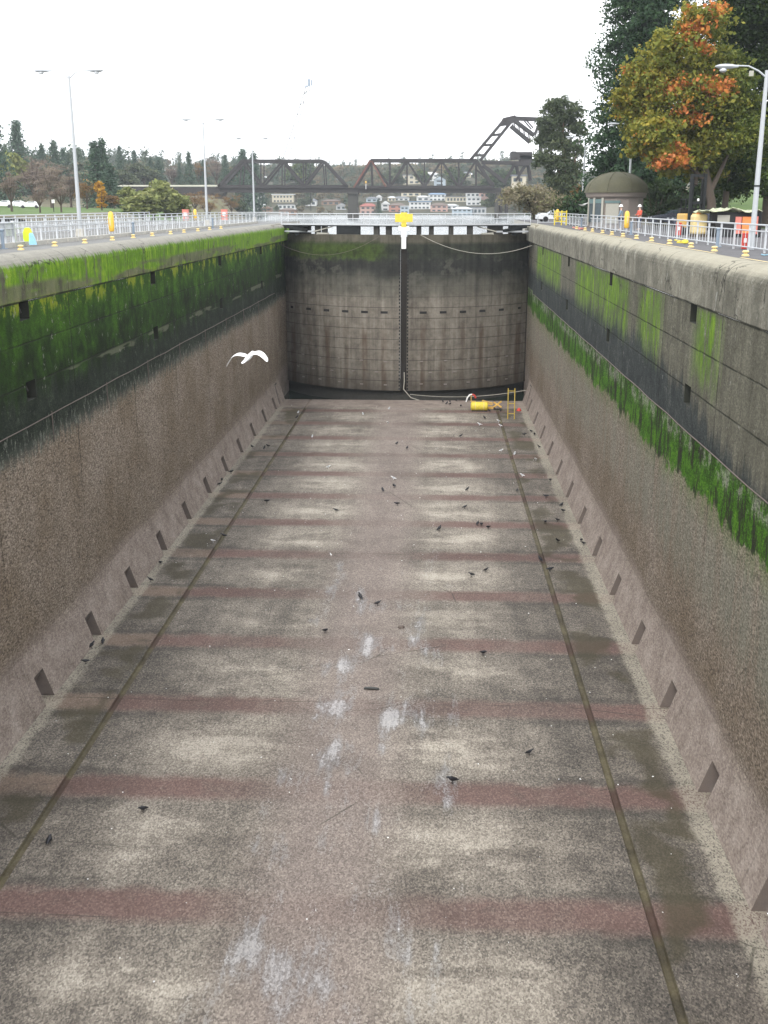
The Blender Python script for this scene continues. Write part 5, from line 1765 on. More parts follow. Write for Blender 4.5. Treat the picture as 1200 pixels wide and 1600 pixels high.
C, S, T = broad_cloud(lobes, 34, .27, maple_tint, .42)
leaf_object("crown", C, S, T, 'f_maple', t, .75, .2)
trunk(t, [(1.5, 0, 0), (1.3, 0, 2.2), (.7, .1, 4.5), (.2, 0, 8)], [.42, .34, .26, .08], limbs=[([(1.1, 0, 3.4), (-1.2, .2, 5.4), (-3.2, .2, 7.4)], [.17, .12, .03]), ([(1.2, 0, 3), (2.2, -.3, 5.6), (3.4, -.2, 8.2)], [.2, .12, .03]), ([(0, 0, 3.4), (.3, 1.5, 6.6), (.2, 2.4, 9.5)], [.17, .1, .03])])

# big dark tree at the edge
dx_, dy_ = 27.6, 96.0
t = thing("dark_tree", "large dark olive tree at the lawn edge beside the nearest lamp", "tree", (dx_, dy_, gz(dx_, dy_) - .1))
lobes = []
for px, py, rr in ((1150, 15, 3.0), (1190, 60, 3.4), (1200, 130, 3.2), (1150, 110, 2.9), (1135, 50, 2.6), (1145, 195, 2.6), (1190, 190, 2.8), (1225, 30, 3.4), (1240, 120, 3.4), (1235, 210, 3.2), (1155, 262, 1.7), (1195, 255, 2.2), (1122, 270, 1.5), (1110, 225, 1.5), (1140, 300, 1.3), (1180, 290, 1.5), (1205, -20, 3.0), (1175, -30, 2.6)):
    p = at_y(px, py, dy_)
    lobes.append((p.x - dx_, npr.uniform(-2.5, 2.5), p.z - t.location.z, rr * 1.05, .8))
C, S, T = broad_cloud(lobes, 24, .29, lambda c: npr.normal(.28 if c[2] > 7 else .62, .2), .42)
leaf_object("crown", C, S, T, 'f_dark', t, .6, .25)
trunk(t, [(.3, 0, 0), (.2, 0, 3), (.4, 0, 7), (.6, 0, 12)], [.52, .42, .32, .1], limbs=[([(.2, 0, 2.6), (-1.9, -.4, 3.6), (-3.6, -.6, 4.2)], [.16, .09, .03]), ([(.3, 0, 4), (2.2, .4, 6), (4, .4, 8)], [.2, .1, .03])])
# second trunk tree just left of it
t = thing("lawn_tree", "slimmer dark leafy tree behind the shelter, trunk in shade", "tree", (23.2, 92, gz(23.2, 92) - .1))
trunk(t, [(0, 0, 0), (.1, 0, 3), (0, 0, 7)], [.3, .24, .08])
C, S, T = broad_cloud([(-1.2, 0, 4.6, 1.6, .8), (.6, .4, 5.2, 1.9, .8), (1.9, 0, 4.0, 1.5, .7), (-.3, .5, 6.6, 1.8, .8), (1.0, 0, 7.6, 1.9, .8), (-.6, 0, 3.5, 1.1, .6)], 30, .34, lambda c: npr.normal(.5, .2), .45)
leaf_object("crown", C, S, T, 'f_dark', t, .6, .25)

# spreading evergreen closing the gap under the maple
x, y = 26.6, 124
t = thing("yew_tree", "dark spreading evergreen behind the forklift mast", "tree", (x, y, gz(x, y) - .1))
C, S, T = broad_cloud([(-4, 0, 2.6, 2.2, .8), (-2, 1, 4.2, 2.4, .8), (0, 0, 3.2, 2.4, .8), (1.5, 1, 5.4, 2.6, .8), (3.5, 0, 3.6, 2.2, .8), (-1, 0, 6.2, 2.2, .8), (-5.2, .5, 4.6, 1.9, .8), (2.5, .5, 7.2, 2.2, .8), (-3.4, .5, 6.8, 2.0, .8)], 22, .36, lambda c: npr.normal(.22, .14), .42)
leaf_object("crown", C, S, T, 'f_dark', t, .6, .25)
trunk(t, [(0, 0, 0), (.1, 0, 3), (.3, 0, 7)], [.4, .3, .08], limbs=[([(0, 0, 1.4), (-2.4, 0, 3), (-4.4, 0, 4.4)], [.2, .12, .03]), ([(0, 0, 2), (1.8, 0, 4), (3.2, 0, 6)], [.2, .12, .03])])

# evergreen undergrowth behind kiosk: individual shrubs
def shrub(lab, x, y, w_, h, mat, name="shrub", cat="shrub", size=.3, per=9, tint=(.45, .18), z=None):
    z0 = gz(x, y) if z is None else z
    t = thing(name, lab, cat, (x, y, z0 - .1))
    lobes = [(npr.uniform(-.3, .3) * w_, npr.uniform(-.2, .2) * w_, h * npr.uniform(.28, .66), w_ * npr.uniform(.22, .32), min(1.2, h / w_ * 1.0)) for _ in range(9)] + [(0, 0, h * .5, w_ * .36, min(1.3, h / w_ * 1.1))]
    C, S, T = broad_cloud(lobes, max(.8, per * (4.0 / (w_ * w_)) * 1.2), size, lambda c: npr.normal(*tint), .45)
    C[:, 2] = np.maximum(C[:, 2], .05)
    leaf_object("crown", C, S, T, mat, t, .6)
    m_ = MB()
    for k in range(5):
        a = k * 1.3
        m_.tube([(0, 0, 0), (w_ * .12 * math.cos(a), w_ * .12 * math.sin(a), h * .35), (w_ * .28 * math.cos(a), w_ * .28 * math.sin(a), h * .75)], [.09 * w_ / 5, .06 * w_ / 5, .02], 6)
    m_.build("stem", 'bark', t, 60)
    return t


shrub("dark evergreen shrub beside the kiosk on its shelter side", 20.8, 108, 5.4, 5.0, 'f_dark', size=.34, per=22, tint=(.25, .15))
shrub("dark evergreen shrub low under the maple behind the parked car", 24.5, 106, 6.0, 4.2, 'f_dark', size=.34, per=22, tint=(.22, .15))
shrub("dark rounded evergreen shrub beside the kiosk on the bush side", 14.8, 122, 4.4, 3.6, 'f_dark', size=.32, per=20, tint=(.32, .15))
shrub("dense dark hedge shrub filling the ground behind the kiosk", 17.6, 126, 5.0, 3.4, 'f_dark', size=.32, per=20, tint=(.2, .12))
p = at_y(905, 300, 140)
shrub("slim russet sapling standing before the tall conifer", p.x, 140, 2.0, 6.2, 'f_brown', "sapling", "tree", .28, 16, (.6, .25))
p = at_y(836, 335, 158)
shrub("big round faded bush at the gate end of the kiosk quay", p.x, 158, 8.4, 5.4, 'f_bush', "round_bush", "bush", .34, 130, (.5, .22), z=-.2)
p = at_y(868, 335, 163)
shrub("smaller faded bush against the big round one", p.x, 163, 5.6, 4.0, 'f_bush', "round_bush", "bush", .34, 60, (.3, .18), z=-.2)
# olive tree with reddish trunk
p = at_y(878, 330, 175)
t = thing("olive_tree", "tall grey-olive tree with a reddish leaning trunk by the lift bridge", "tree", (p.x, 175, .2))
lobes = []
for px, py, rr in ((862, 172, 1.0), (880, 165, .9), (897, 178, .9), (858, 195, 1.3), (882, 192, 1.4), (903, 205, 1.0), (853, 222, 1.2), (875, 225, 1.5), (897, 238, 1.2), (846, 252, 1.0), (870, 258, 1.2), (893, 268, 1.2), (884, 285, 1.2), (862, 282, .9), (868, 300, 1.0), (895, 300, 1.0), (880, 305, 1.2)):
    q = at_y(px, py, 175)
    lobes.append((q.x - p.x, npr.uniform(-1, 1), q.z - .2, rr * 1.55, 1.1))
C, S, T = broad_cloud(lobes, 26, .40, None, .35)
leaf_object("crown", C, S, T, 'f_oliv', t, .5)
trunk(t, [(.2, 0, 0), (.4, -.3, 3.5), (.1, -.5, 7), (-.4, -.3, 11), (-.3, 0, 15)], [.5, .42, .34, .2, .05], 'redbark', limbs=[([(.3, -.2, 4), (1.6, .1, 8), (2.2, 0, 11.5)], [.22, .14, .04]), ([(.1, -.3, 5), (-1.8, 0, 8.6), (-2.4, 0, 12)], [.2, .12, .04])])

# ---- the wooded bank and hills across the water
protos = {}


def far_tree(kind_, px, top, base, Y, lab, grp, width=None, mat=None):
    """a tree on the far banks; width as a share of its height"""
    zf = z_left if Y < 565 else z_far
    p0 = at_y(px, base if base else 300, Y)
    zb = zf(p0.x, Y)
    h = max(3.0, at_y(px, top, Y).z - zb)
    key = (kind_, mat, rnd.randrange(3))
    if key not in protos:
        C = None
        if kind_ == 'conifer':
            C, S, T = conifer_cloud(1.0, .33, 230, 15, .052, 1.05, .04, .32)
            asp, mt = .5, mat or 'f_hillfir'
        elif kind_ == 'bare':
            lob = [(npr.uniform(-.2, .2), npr.uniform(-.15, .15), npr.uniform(.42, .85), npr.uniform(.10, .17), 1.1) for _ in range(12)]
            C, S, T = broad_cloud(lob, 620, .050, lambda c: npr.normal(.5, .2), .3)
            asp, mt = .16, mat or 'f_twig'
        elif kind_ == 'poplar':
            lob = [(npr.uniform(-.06, .06), npr.uniform(-.06, .06), z_, npr.uniform(.09, .14), 1.2) for z_ in np.linspace(.18, .9, 9)]
            C, S, T = broad_cloud(lob, 900, .055, lambda c: npr.normal(.5, .2), .4)
            asp, mt = .6, mat or 'f_gold'
        else:
            lob = [(npr.uniform(-.26, .26), npr.uniform(-.2, .2), npr.uniform(.32, .8), npr.uniform(.13, .2), .9) for _ in range(11)] + [(0, 0, .55, .26, .9)]
            C, S, T = broad_cloud(lob, 700, .07, lambda c: npr.normal(.5, .22), .4)
            asp, mt = .6, mat or 'f_mix'
        cr_ = leaf_object("crown", C, S, T, mt, None, asp)
        lm = []
        for k in range(5 if kind_ == 'bare' else 3):
            a = k * 1.26 + .4
            lm.append(([(0, 0, .22), (.10 * math.cos(a), .10 * math.sin(a), .45), (.22 * math.cos(a), .2 * math.sin(a), .74)], [.016, .010, .003]))
        tk = trunk(None, [(0, 0, -.03), (.004, 0, .35), (0, 0, .93)], [.028, .018, .004], 'bark', lm if kind_ != 'conifer' else ())
        protos[key] = [cr_.data, tk.data]
        for q in (cr_, tk):
            bpy.data.objects.remove(q)
    cd, td = protos[key]
    t = thing("%s_tree" % {'conifer': 'conifer', 'bare': 'bare', 'poplar': 'slender', 'broad': 'leafy'}[kind_], lab, "tree", (p0.x, Y, zb - .1), rnd.uniform(0, 6.28), grp)
    wf = (width or 1.0)
    t.scale = (h * wf, h * wf, h)
    for nm, dt in (("crown", cd), ("trunk", td)):
        o = bpy.data.objects.new(nm, dt)
        COL.objects.link(o)
        o.parent = t
    return t


G_L = "trees on the bank beyond the lawn"
FT = [
    ('conifer', 36, 190, 325, 400, "broad pointed conifer, tallest over the lawn", 1.15, None),
    ('conifer', 1, 178, 330, 300, "dark conifer cut by the picture edge above the white cars", 1.0, None),
    ('conifer', 72, 226, 320, 410, "conifer with a thin top just past the broad tallest one", .9, None),
    ('conifer', 91, 221, 320, 420, "conifer standing just before the nearest double lamp", 1.1, None),
    ('conifer', 104, 232, 320, 440, "small conifer touching the nearest double lamp pole", .9, None),
    ('conifer', 130, 232, 320, 480, "thin distant conifer between lamp and dark twin conifer", .8, None),
    ('conifer', 155, 222, 335, 260, "dark twin-topped conifer, thicker half, beside the golden tree", 1.25, None),
    ('conifer', 166, 218, 335, 262, "dark twin-topped conifer, taller half, over the golden tree", .95, None),
    ('conifer', 176, 258, 335, 256, "dark bushy conifer skirt below the twin tops", 1.7, None),
    ('conifer', 191, 229, 315, 470, "thin conifer just past the dark twin tops", .8, None),
    ('conifer', 214, 236, 315, 470, "conifer above the willow edge", 1.0, None),
    ('conifer', 238, 247, 315, 490, "small conifer over the willow crown", 1.0, None),
    ('conifer', 251, 246, 315, 480, "rounded conifer behind the willow top", 1.3, None),
    ('conifer', 283, 255, 315, 500, "small thin conifer past the willow", .9, None),
    ('conifer', 298, 238, 315, 480, "pointed conifer between willow and second lamp", 1.0, None),
    ('conifer', 320, 250, 315, 500, "low conifer just before the second lamp pole", 1.1, None),
    ('conifer', 354, 243, 315, 500, "conifer just past the second lamp over the end post", 1.0, None),
    ('conifer', 381, 235, 315, 500, "pointed conifer above the first truss corner", .9, None),
    ('conifer', 398, 240, 315, 510, "conifer touching the third lamp above the truss", .9, None),
    ('broad', 10, 232, 320, 330, "olive leafy tree at the picture edge over the white cars", 1.2, 'f_willow'),
    ('bare', 20, 262, 345, 200, "bare brown tree standing low in the lawn near the edge", 1.1, None),
    ('bare', 55, 240, 320, 300, "wide bare brown tree over the white cars", 1.4, None),
    ('bare', 82, 250, 330, 240, "bare grey-brown tree behind the lawn sign", 1.5, None),
    ('bare', 64, 285, 345, 180, "small bare tree with a thin trunk in the lawn middle", 1.2, None),
    ('bare', 97, 282, 345, 182, "small bare tree with a thin trunk before the nearest lamp", 1.2, None),
    ('bare', 112, 262, 330, 260, "bare brown tree touching the nearest lamp pole", 1.3, None),
    ('bare', 137, 282, 335, 230, "bare pinkish-brown tree below the excavator", 1.5, 'f_brown'),
    ('poplar', 160, 284, 338, 210, "small golden leafed tree above the amber capsule", 1.25, None),
    ('broad', 208, 288, 343, 225, "willow-green rounded tree over the mossy quay railing, first crown", 1.3, 'f_willow'),
    ('broad', 240, 275, 343, 222, "tallest willow-green crown hiding the bridge girder", 1.35, 'f_willow'),
    ('broad', 272, 289, 343, 226, "willow-green rounded tree reaching toward the second lamp", 1.2, 'f_willow'),
    ('broad', 224, 296, 343, 215, "low willow-green bush crown at the quay railing", 1.9, 'f_willow'),
    ('bare', 305, 296, 335, 330, "reddish bare shrub tree before the first bridge pier", 1.5, 'f_brown'),
    ('bare', 325, 300, 335, 350, "reddish bare shrub tree beside the first bridge pier", 1.3, 'f_brown'),
    ('bare', 362, 302, 335, 395, "brown bare tree in the gap past the first pier", 1.4, 'f_brown'),
    ('broad', 372, 308, 335, 470, "dark green tree against the balcony house", 1.2, 'f_dark'),
    ('broad', 180, 300, 338, 240, "rusty low leafy tree between golden tree and willow", 1.5, 'f_brown'),
    ('broad', 203, 262, 320, 440, "mid-green leafy tree behind the dark bushy skirt", 1.3, 'f_oliv'),
    ('broad', 125, 246, 320, 430, "greyish leafy tree behind the nearest lamp", 1.4, 'f_mix'),
    ('broad', 60, 232, 320, 440, "greyish leafy tree filling behind the tallest conifer", 1.4, 'f_mix'),
    ('broad', 88, 246, 320, 430, "dull green leafy tree behind the lawn sign", 1.4, 'f_mix'),
    ('broad', 150, 258, 320, 430, "dull leafy tree behind the excavator", 1.4, 'f_mix'),
    ('broad', 228, 250, 320, 470, "dull leafy tree over the willow shoulder", 1.4, 'f_oliv'),
    ('bare', 270, 256, 320, 500, "pale bare tree over the bridge girder past the willow", 1.5, None),
    ('bare', 312, 250, 320, 500, "pale bare tree beside the second lamp pole", 1.5, 'f_brown'),
    ('bare', 340, 243, 320, 510, "pale bare tree over the first pier", 1.5, None),
    ('broad', 372, 252, 320, 520, "dull leafy tree over the first truss end post", 1.4, 'f_mix'),
    ('broad', 860, 300, 335, 210, "dark leafy tree low behind the round faded bush", 1.4, 'f_dark'),
    ('broad', 770, 262, 300, 640, "dark leafy tree on the ridge under the tie beam", 1.3, 'f_dark'),
    ('broad', 786, 262, 300, 650, "dark leafy tree on the ridge beside the operator house", 1.3, 'f_dark'),
    ('broad', 780, 290, 325, 560, "olive leafy tree at the lift bridge foot", 1.3, 'f_oliv'),
    ('broad', 470, 246, 290, 700, "dark round tree on the ridge below the pale tower", 1.2, 'f_dark'),
    ('broad', 714, 258, 300, 690, "dark round tree on the ridge inside the second truss", 1.1, 'f_dark'),
    ('conifer', 716, 262, 295, 720, "small dark conifer inside the second truss", 1.2, None),
    ('broad', 612, 258, 290, 700, "dark leafy tree inside the second truss near its red post", 1.2, 'f_oliv'),
    ('broad', 660, 262, 290, 720, "leafy tree on the ridge in the second truss middle", 1.2, 'f_dark'),
    ('conifer', 591, 312, 338, 600, "dark conifer between the pink house and the narrow gable", 1.5, None),
    ('broad', 480, 306, 330, 640, "green tree between the terrace and the white cottage", 1.3, 'f_oliv'),
    ('broad', 432, 320, 336, 620, "green tree between the brown gabled house and balcony house", 1.2, 'f_oliv'),
    ('broad', 672, 322, 334, 640, "green tree between the village houses below the blue roof", 1.3, 'f_oliv'),
    ('broad', 702, 308, 325, 680, "green tree between the blue-roofed house and the row house", 1.3, 'f_oliv'),
    ('broad', 752, 320, 332, 650, "olive tree below the pink apartment house", 1.4, 'f_willow'),
]
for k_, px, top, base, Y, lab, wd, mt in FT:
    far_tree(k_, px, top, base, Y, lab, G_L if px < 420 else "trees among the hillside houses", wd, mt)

# the wood that reads as one mass on the ridges
C_, S_, T_ = [], [], []
pc = [conifer_cloud(1.0, .22, 40, 7, .10, .8, .1, .3) for _ in range(3)]
lb = []
for _ in range(3):
    lob = [(npr.uniform(-.25, .25), npr.uniform(-.2, .2), npr.uniform(.3, .75), npr.uniform(.15, .22), .9) for _ in range(8)]
    lb.append(broad_cloud(lob, 160, .10, lambda c: npr.normal(.55, .2), .4))
cnt = 0
while cnt < 1700:
    if npr.random() < .5:
        y = npr.uniform(592, 880)
        x = npr.uniform(-.18 * y, .10 * y)
    else:
        y = npr.uniform(330, 960)
        x = npr.uniform(-.42 * y - 10, .12 * y)
    if y < 470 and x > -.315 * y:
        continue
    if y < 565:
        if x > -110:
            continue
        z = z_left(x, y)
    else:
        z = z_far(x, y)
        if x > -150 and y < 815:
            v_ = Vector((x, y, z - EYE))
            hpx = 600 + F_PX * v_.dot(_r) / v_.dot(_f)
            hpy = 800 - F_PX * v_.dot(_u) / v_.dot(_f)
            if any(abs(hpx - q[1]) < q[3] / 2 + 5 and -4 < hpy - q[2] < 16 for q in HOUSES):
                continue
    con = npr.random() < (.45 if x < -90 else .10)
    c, s_, t_ = (pc if con else lb)[npr.integers(3)]
    h = npr.uniform(10, 17) if con else npr.uniform(8, 13)
    if y < 800 and x > -130:
        h *= npr.uniform(.35, .65)
    C_.append(c * h + np.array([x, y, z - .3]))
    S_.append(s_ * h)
    T_.append(np.clip(t_ * .6 + (npr.normal(.02, .06) if con else npr.normal(.35, .2)), 0, 1))
    cnt += 1
wd = leaf_object("hillside_wood", np.concatenate(C_), np.concatenate(S_), np.concatenate(T_), 'f_mix', None, .65)
kind(wd, 'stuff')
wd['label'] = "autumn wood covering the far hillside in one mass"


# ------------------------------------------------------------------ birds
def ring(c, ax, rx, rz, n=8):
    """ring around +y axis at c, radii rx (x) and rz (z)"""
    return [(c[0] + rx * math.cos(2 * math.pi * k / n), c[1], c[2] + rz * math.sin(2 * math.pi * k / n)) for k in range(n)]


def bird_mesh(sc=1.0, upright=0.0):
    """standing bird looking along +y, tail to -y"""
    m_ = MB()
    st = [(-.25, .13, .03, .008), (-.17, .145, .045, .016), (-.08, .165, .07, .055), (.0, .185, .085, .078), (.08, .21, .08, .078), (.13, .245, .055, .055), (.165, .275, .043, .043), (.20, .285, .038, .036), (.225, .28, .018, .016), (.265, .272, .006, .006)]
    rot = lambda y, z: (y * math.cos(upright) - (z - .17) * math.sin(upright), .17 + y * math.sin(upright) + (z - .17) * math.cos(upright))
    rings = []
    for y, z, rx, rz in st:
        y, z = rot(y, z)
        rings.append([(p[0] * sc, p[1] * sc, p[2] * sc) for p in ring((0, y, z), None, rx, rz)])
    m_.loft(rings)
    for s in (-1, 1):
        wr = []
        for y, z, hh in ((.09, .205, .03), (.02, .20, .055), (-.08, .175, .045), (-.2, .15, .015)):
            y2, z2 = rot(y, z)
            k = .088 if y > -.05 else .055
            wr.append([(s * k * sc, y2 * sc, (z2 + hh) * sc), (s * (k + .012) * sc, y2 * sc, z2 * sc), (s * k * sc, y2 * sc, (z2 - hh) * sc)])
        m_.loft(wr)
        m_.tube([(s * .03 * sc, .01 * sc, .14 * sc), (s * .035 * sc, -.01 * sc, .07 * sc), (s * .035 * sc, .01 * sc, 0)], .009 * sc, 5)
        m_.tube([(s * .035 * sc, -.02 * sc, .006), (s * .035 * sc, .05 * sc, .006)], .008 * sc, 4)
    return m_


crow_meshes = []
for u_ in (0, .25, -.18):
    me = bird_mesh(1.0, u_).mesh("crow", 60)
    me.materials.append(MT['crow'])
    crow_meshes.append(me)
gm = bird_mesh(1.15, .05).mesh("gull", 60)
gm.materials.append(MT['gullw'])
gm.materials.append(MT['gullg'])
for p in gm.polygons:
    if p.center.z > .2 and -.3 < p.center.y < .08 or abs(p.center.x) > .09:
        p.material_index = 1


def where(p):
    """say which bay or band and which side a bird stands on"""
    u = (p.y - Y0) / BAY
    k = math.floor(u + .5)
    if p.y > 102.5:
        yy = "on the pale far sill slab"
    elif abs(u - k) < .16:
        yy = "on the %s red band" % ORD[max(0, k)]
    else:
        a = math.floor(u)
        yy = "past the %s red band" % ORD[max(0, a)] if a >= 0 else "before the first red band"
    d = p.x - XC
    a = abs(d)
    sd_ = "green wall" if d < 0 else "grey wall"
    if a > 11.0:
        xx = "at the %s foot" % sd_
    elif a > 9.5:
        xx = "outside the channel by the %s" % sd_
    elif a > 8.0:
        xx = "beside the channel toward the %s" % sd_
    elif a > 4.2:
        xx = "well toward the %s" % sd_
    elif a > 1.3:
        xx = "somewhat toward the %s" % sd_
    else:
        xx = "on the middle line"
    return yy, xx


CROWS = [(692, 629), (698, 632), (703, 633.5), (703, 629), (720, 636), (730, 627.5), (714, 627.5), (745, 631), (757, 654.5), (720, 683.5), (620, 695), (636, 702), (616, 762), (598, 768), (730, 767), (726, 795), (525, 800), (620.7, 790),
         (686, 829), (746, 821), (752, 822), (763, 827), (819, 681), (830, 676), (835, 681), (842, 700), (808, 769), (853, 778), (860, 752), (765, 644), (772, 641), (782, 644), (852, 818), (871, 815), (880, 801), (877, 792), (871, 848), (908, 847),
         (912, 852), (844, 877), (859, 893), (737, 901), (759, 894), (464, 654), (394, 700), (413, 702), (419, 699), (361, 740), (347, 752), (343, 759), (417, 786), (563, 936), (590, 946), (508, 989), (755, 1024), (827, 1180), (707, 1224), (224, 1269), (77, 1319),
         (251, 882), (235, 909), (161, 1006), (143, 1013), (134, 1037), (350, 840)]
GULLS = [(608, 640), (567, 648.5), (606, 662.5), (749, 665), (513, 732), (615, 750), (779, 660), (782, 667), (783, 706), (804, 711), (816, 745), (837, 720), (466, 646), (333, 848), (488, 684)]
used = {}
seat = []
for nm, lst in (("crow", CROWS), ("gull", GULLS)):
    for px, py in lst:
        p = at_z(px, py, FZ)
        p.x = max(-15.0, min(8.95, p.x))
        seat.append((nm, p, *where(p)))
cl = {}
for s_ in seat:
    cl.setdefault((s_[0], s_[2], s_[3]), []).append(s_)
for (nm, yy, xx), items in cl.items():
    items.sort(key=lambda q: q[1].y)
    for i, (_, p, _, _) in enumerate(items):
        base = "black crow" if nm == "crow" else "white gull"
        lab = "%s %s, %s" % (base, yy, xx)
        if len(items) > 1:
            lab = "%s%s %s, %s" % ((ORD[i] + " ") if len(items) > 2 else ("nearer " if i == 0 else "farther "), base, yy, xx)
        me = rnd.choice(crow_meshes) if nm == "crow" else gm
        o = bpy.data.objects.new(nm, me)
        COL.objects.link(o)
        o.location = (p.x, p.y, FZ)
        o.rotation_euler = (0, 0, rnd.uniform(0, 6.28))
        k = rnd.uniform(.76, .94) * (1.0 if nm == "crow" else .82)
        o.scale = (k, k, k)
        tag(o, lab, nm, "crows feeding on the chamber floor" if nm == "crow" else "gulls standing on the chamber floor")


def flying_gull(name, lab, loc, stations_l, stations_r, body, rot, sc):
    """one continuous gull: body loft and two wings; local x = across, y = ahead, z = up"""
    m_ = MB()
    rings = [[(p[0], p[1], p[2]) for p in ring((0, y, z), None, rx, rz, 10)] for y, z, rx, rz in body]
    m_.loft(rings)
    for s, stn in ((-1, stations_l), (1, stations_r)):
        rr = []
        for x, y0, y1, z, tw in stn:
            th = .022 * (1 - abs(x) / .9) + .006
            c = (y0 + y1) / 2
            rr.append([(s * x, y1, z + tw), (s * x, c + (y1 - y0) * .2, z + th + tw * .5), (s * x, y0, z), (s * x, c, z - th * .6 + tw * .3)])
        m_.loft(rr if s > 0 else rr)
    o = m_.build(name, 'gullw', None, 60)
    o.location = loc
    o.rotation_euler = rot
    o.scale = (sc, sc, sc)
    sbv = o.modifiers.new("sub", 'SUBSURF')
    sbv.levels = sbv.render_levels = 1
    return tag(o, lab, "gull", "gulls in flight")


body = [(-.30, .0, .012, .006), (-.24, .0, .075, .014), (-.15, .0, .045, .032), (-.05, .0, .068, .062), (.06, .005, .072, .068), (.15, .015, .052, .052), (.20, .03, .045, .045), (.25, .03, .036, .034), (.275, .02, .014, .012), (.31, .01, .004, .004)]
wing_l = [(.04, -.08, .13, .03, 0), (.18, -.09, .13, .085, .0), (.33, -.10, .12, .11, .0), (.48, -.11, .08, .055, -.01), (.60, -.12, .02, -.05, -.02), (.70, -.14, -.09, -.17, -.02)]
wing_r = [(.04, -.08, .13, .03, 0), (.18, -.10, .13, .09, .02), (.34, -.13, .12, .125, .03), (.47, -.16, .08, .085, .04), (.58, -.19, .02, .0, .05), (.665, -.20, -.07, -.085, .05)]
p = at_y(388, 559, 26.5)
flying_gull("gull", "large white gull gliding with arched wings before the green wall", p, wing_l, wing_r, body, (R(22), R(-6), R(62 - 90)), 1.0)
wing_u = [(.04, -.08, .13, .03, 0), (.14, -.09, .13, .14, .0), (.22, -.10, .12, .26, .0), (.30, -.12, .06, .38, 0), (.36, -.15, .0, .47, 0), (.40, -.16, -.09, .54, 0)]
wing_u2 = [(.04, -.08, .13, .03, 0), (.16, -.09, .13, .10, .0), (.27, -.10, .12, .19, .0), (.37, -.12, .06, .28, 0), (.45, -.15, .0, .36, 0), (.50, -.16, -.09, .42, 0)]
p = at_y(519, 875, 57)
flying_gull("gull", "small white gull with raised wings flying low over the floor", p, wing_u, wing_u2, body, (R(0), R(10), R(-70)), .62)

# ------------------------------------------------------------------ things on the chamber floor
p = at_z(749, 642, FZ)
t = thing("float_tank", "yellow rounded float tank lying on the far sill slab", "float", (p.x, p.y, FZ))
m_ = MB()
m_.loft([[(x_, .42 * k * math.cos(a), .44 + .42 * k * math.sin(a)) for a in [2 * math.pi * q / 14 for q in range(14)]] for x_, k in ((-.82, .6), (-.76, .9), (-.66, 1), (.62, 1), (.74, .92), (.80, .6))])
m_.build("tank", 'yellow', t, 50)
for q in (-.4, .4):
    MB().tube([(q, .43 * math.cos(a), .44 + .43 * math.sin(a)) for a in [2 * math.pi * k / 16 for k in range(17)]], .03, 6).build("hoop", 'cream', t, 60)
MB().box((0, 0, .05), (1.4, .6, .1)).build("skid", 'black', t)
p = at_z(768, 639, FZ)
t = thing("lifting_frame", "tan folded steel lifting frame beside the yellow float tank", "frame", (p.x, p.y, FZ), R(-6))
m_ = MB()
m_.bar((-.95, .3, .12), (.2, .3, .12), .12).bar((-.95, -.3, .12), (.2, -.3, .12), .12)
for q in (-.9, -.4, .15):
    m_.bar((q, -.32, .12), (q, .32, .12), .1)
m_.build("base_frame", 'exca', t)
MB().bar((-.9, .3, .15), (-.9, .3, .75), .1).bar((-.9, -.3, .15), (-.9, -.3, .7), .1).bar((-.9, -.3, .7), (.1, -.3, .45), .1).bar((-.9, .3, .75), (.1, .3, .5), .1).build("upright_frame", 'exca', t)
MB().bar((.2, -.25, .2), (.9, .3, .7), .12).bar((.2, .25, .6), (.95, -.3, .25), .12).build("scissor_arm", 'exca', t)
MB().tube([(.3, -.2, .06), (.6, -.4, .06), (.9, -.1, .05)], .06, 6).build("cable_end", 'black', t)
p = at_z(798.5, 655, FZ)
t = thing("yellow_ladder", "yellow ladder standing upright beside the grey wall at the sill", "ladder", (p.x, p.y, FZ))
for q in (-.3, .3):
    MB().tube([(q, .25 * 0, 0), (q, .5, 2.75)], .05, 8).build("side_rail", 'ladder', t, 60)
for z in (.5, 1.4, 2.5):
    MB().tube([(-.3, z * .182, z), (.3, z * .182, z)], .04, 6).build("rung", 'ladder', t, 60)
p = at_z(735, 627.5, FZ)
t = thing("hose_arch", "white and red arched pipe rising over the sill edge", "pipe", (p.x, min(p.y, 106.6), FZ))
MB().tube([(-.42, 0, 0), (-.30, 0, .42), (-.1, 0, .68), (.15, 0, .74)], .075, 8).build("white_bend", 'white', t, 60)
MB().tube([(.15, 0, .74), (.38, 0, .66), (.52, 0, .38)], .09, 8).build("red_bend", 'red', t, 60)
MB().bar((.06, 0, .0), (.06, 0, .7), .07).bar((.06, 0, .06), (.5, 0, .06), .08).build("stand", 'exca', t)
p = at_z(811, 642, FZ)
m_ = MB()
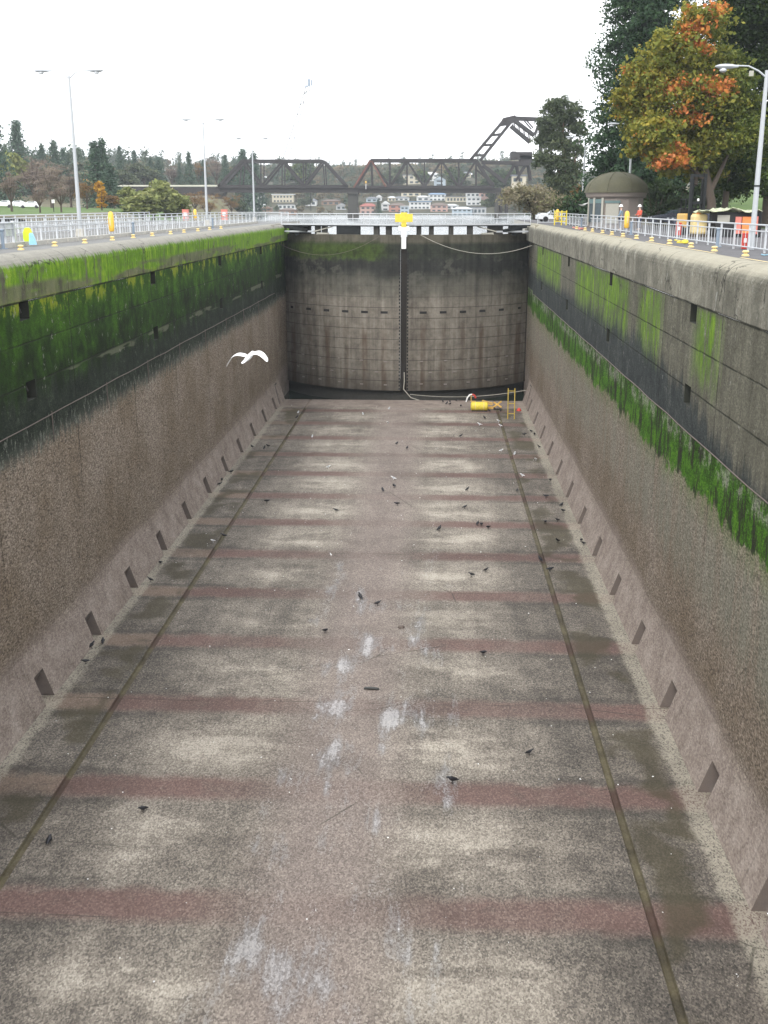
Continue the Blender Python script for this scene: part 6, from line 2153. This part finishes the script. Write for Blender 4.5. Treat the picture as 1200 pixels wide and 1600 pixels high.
m_.loft([[(.22 * k * math.cos(a) * (1 + .3 * math.sin(3 * a)), .16 * k * math.sin(a), z) for a in [2 * math.pi * q / 10 for q in range(10)]] for z, k in ((0, 1), (.08, .95), (.2, .6), (.3, .2))])
o = m_.build("red_rag", 'red', smooth_deg=60)
o.location = (p.x, p.y, FZ)
tag(o, "crumpled red rag lying by the yellow ladder", "rag")
p = at_z(580, 1078, FZ)
o = MB().tube([(-.30, 0, .06), (-.2, .02, .07), (.1, 0, .075), (.27, -.02, .065), (.33, -.03, .06)], [.03, .055, .06, .05, .02], 8).build("driftwood", 'log', smooth_deg=60)
o.location = (p.x, p.y, FZ)
tag(o, "short dark log lying in the middle of the wet floor", "log")
p = at_z(627, 981, FZ)
m_ = MB()
m_.loft([[(.16 * k * math.cos(a) * (1 + .15 * math.sin(2 * a + z)), .11 * k * math.sin(a), z) for a in [2 * math.pi * q / 9 for q in range(9)]] for z, k in ((0, .9), (.05, 1), (.11, .7), (.14, .25))])
o = m_.build("stone", 'port', smooth_deg=60)
o.location = (p.x, p.y, FZ)
tag(o, "small brown stone on the wet floor past two crows", "stone")
# pale scraps of shell and litter strewn about
C = np.stack([npr.uniform(-14, 8, 420), npr.uniform(22, 104, 420), np.full(420, FZ + .012)], 1)
lit = leaf_object("litter", C, npr.uniform(.025, .09, 420), npr.uniform(0, 1, 420), 'white', None, .7, 1.0)
kind(lit, 'stuff')
lit['label'] = "pale scraps of shell strewn over the floor"

# ------------------------------------------------------------------ air
hz = MB()
hz.box((-30, 480, 34), (1140, 1060, 110.0))
hm = bpy.data.materials.new("valley_haze")
hm.use_nodes = True
nt = hm.node_tree
nt.nodes.remove(nt.nodes["Principled BSDF"])
pv = nt.nodes.new("ShaderNodeVolumePrincipled")
pv.inputs["Color"].default_value = (0.88, 0.94, 1.0, 1)
pv.inputs["Density"].default_value = 0.0002
nt.links.new(pv.outputs[0], nt.nodes["Material Output"].inputs["Volume"])
kind(hz.build("haze", hm), 'stuff')
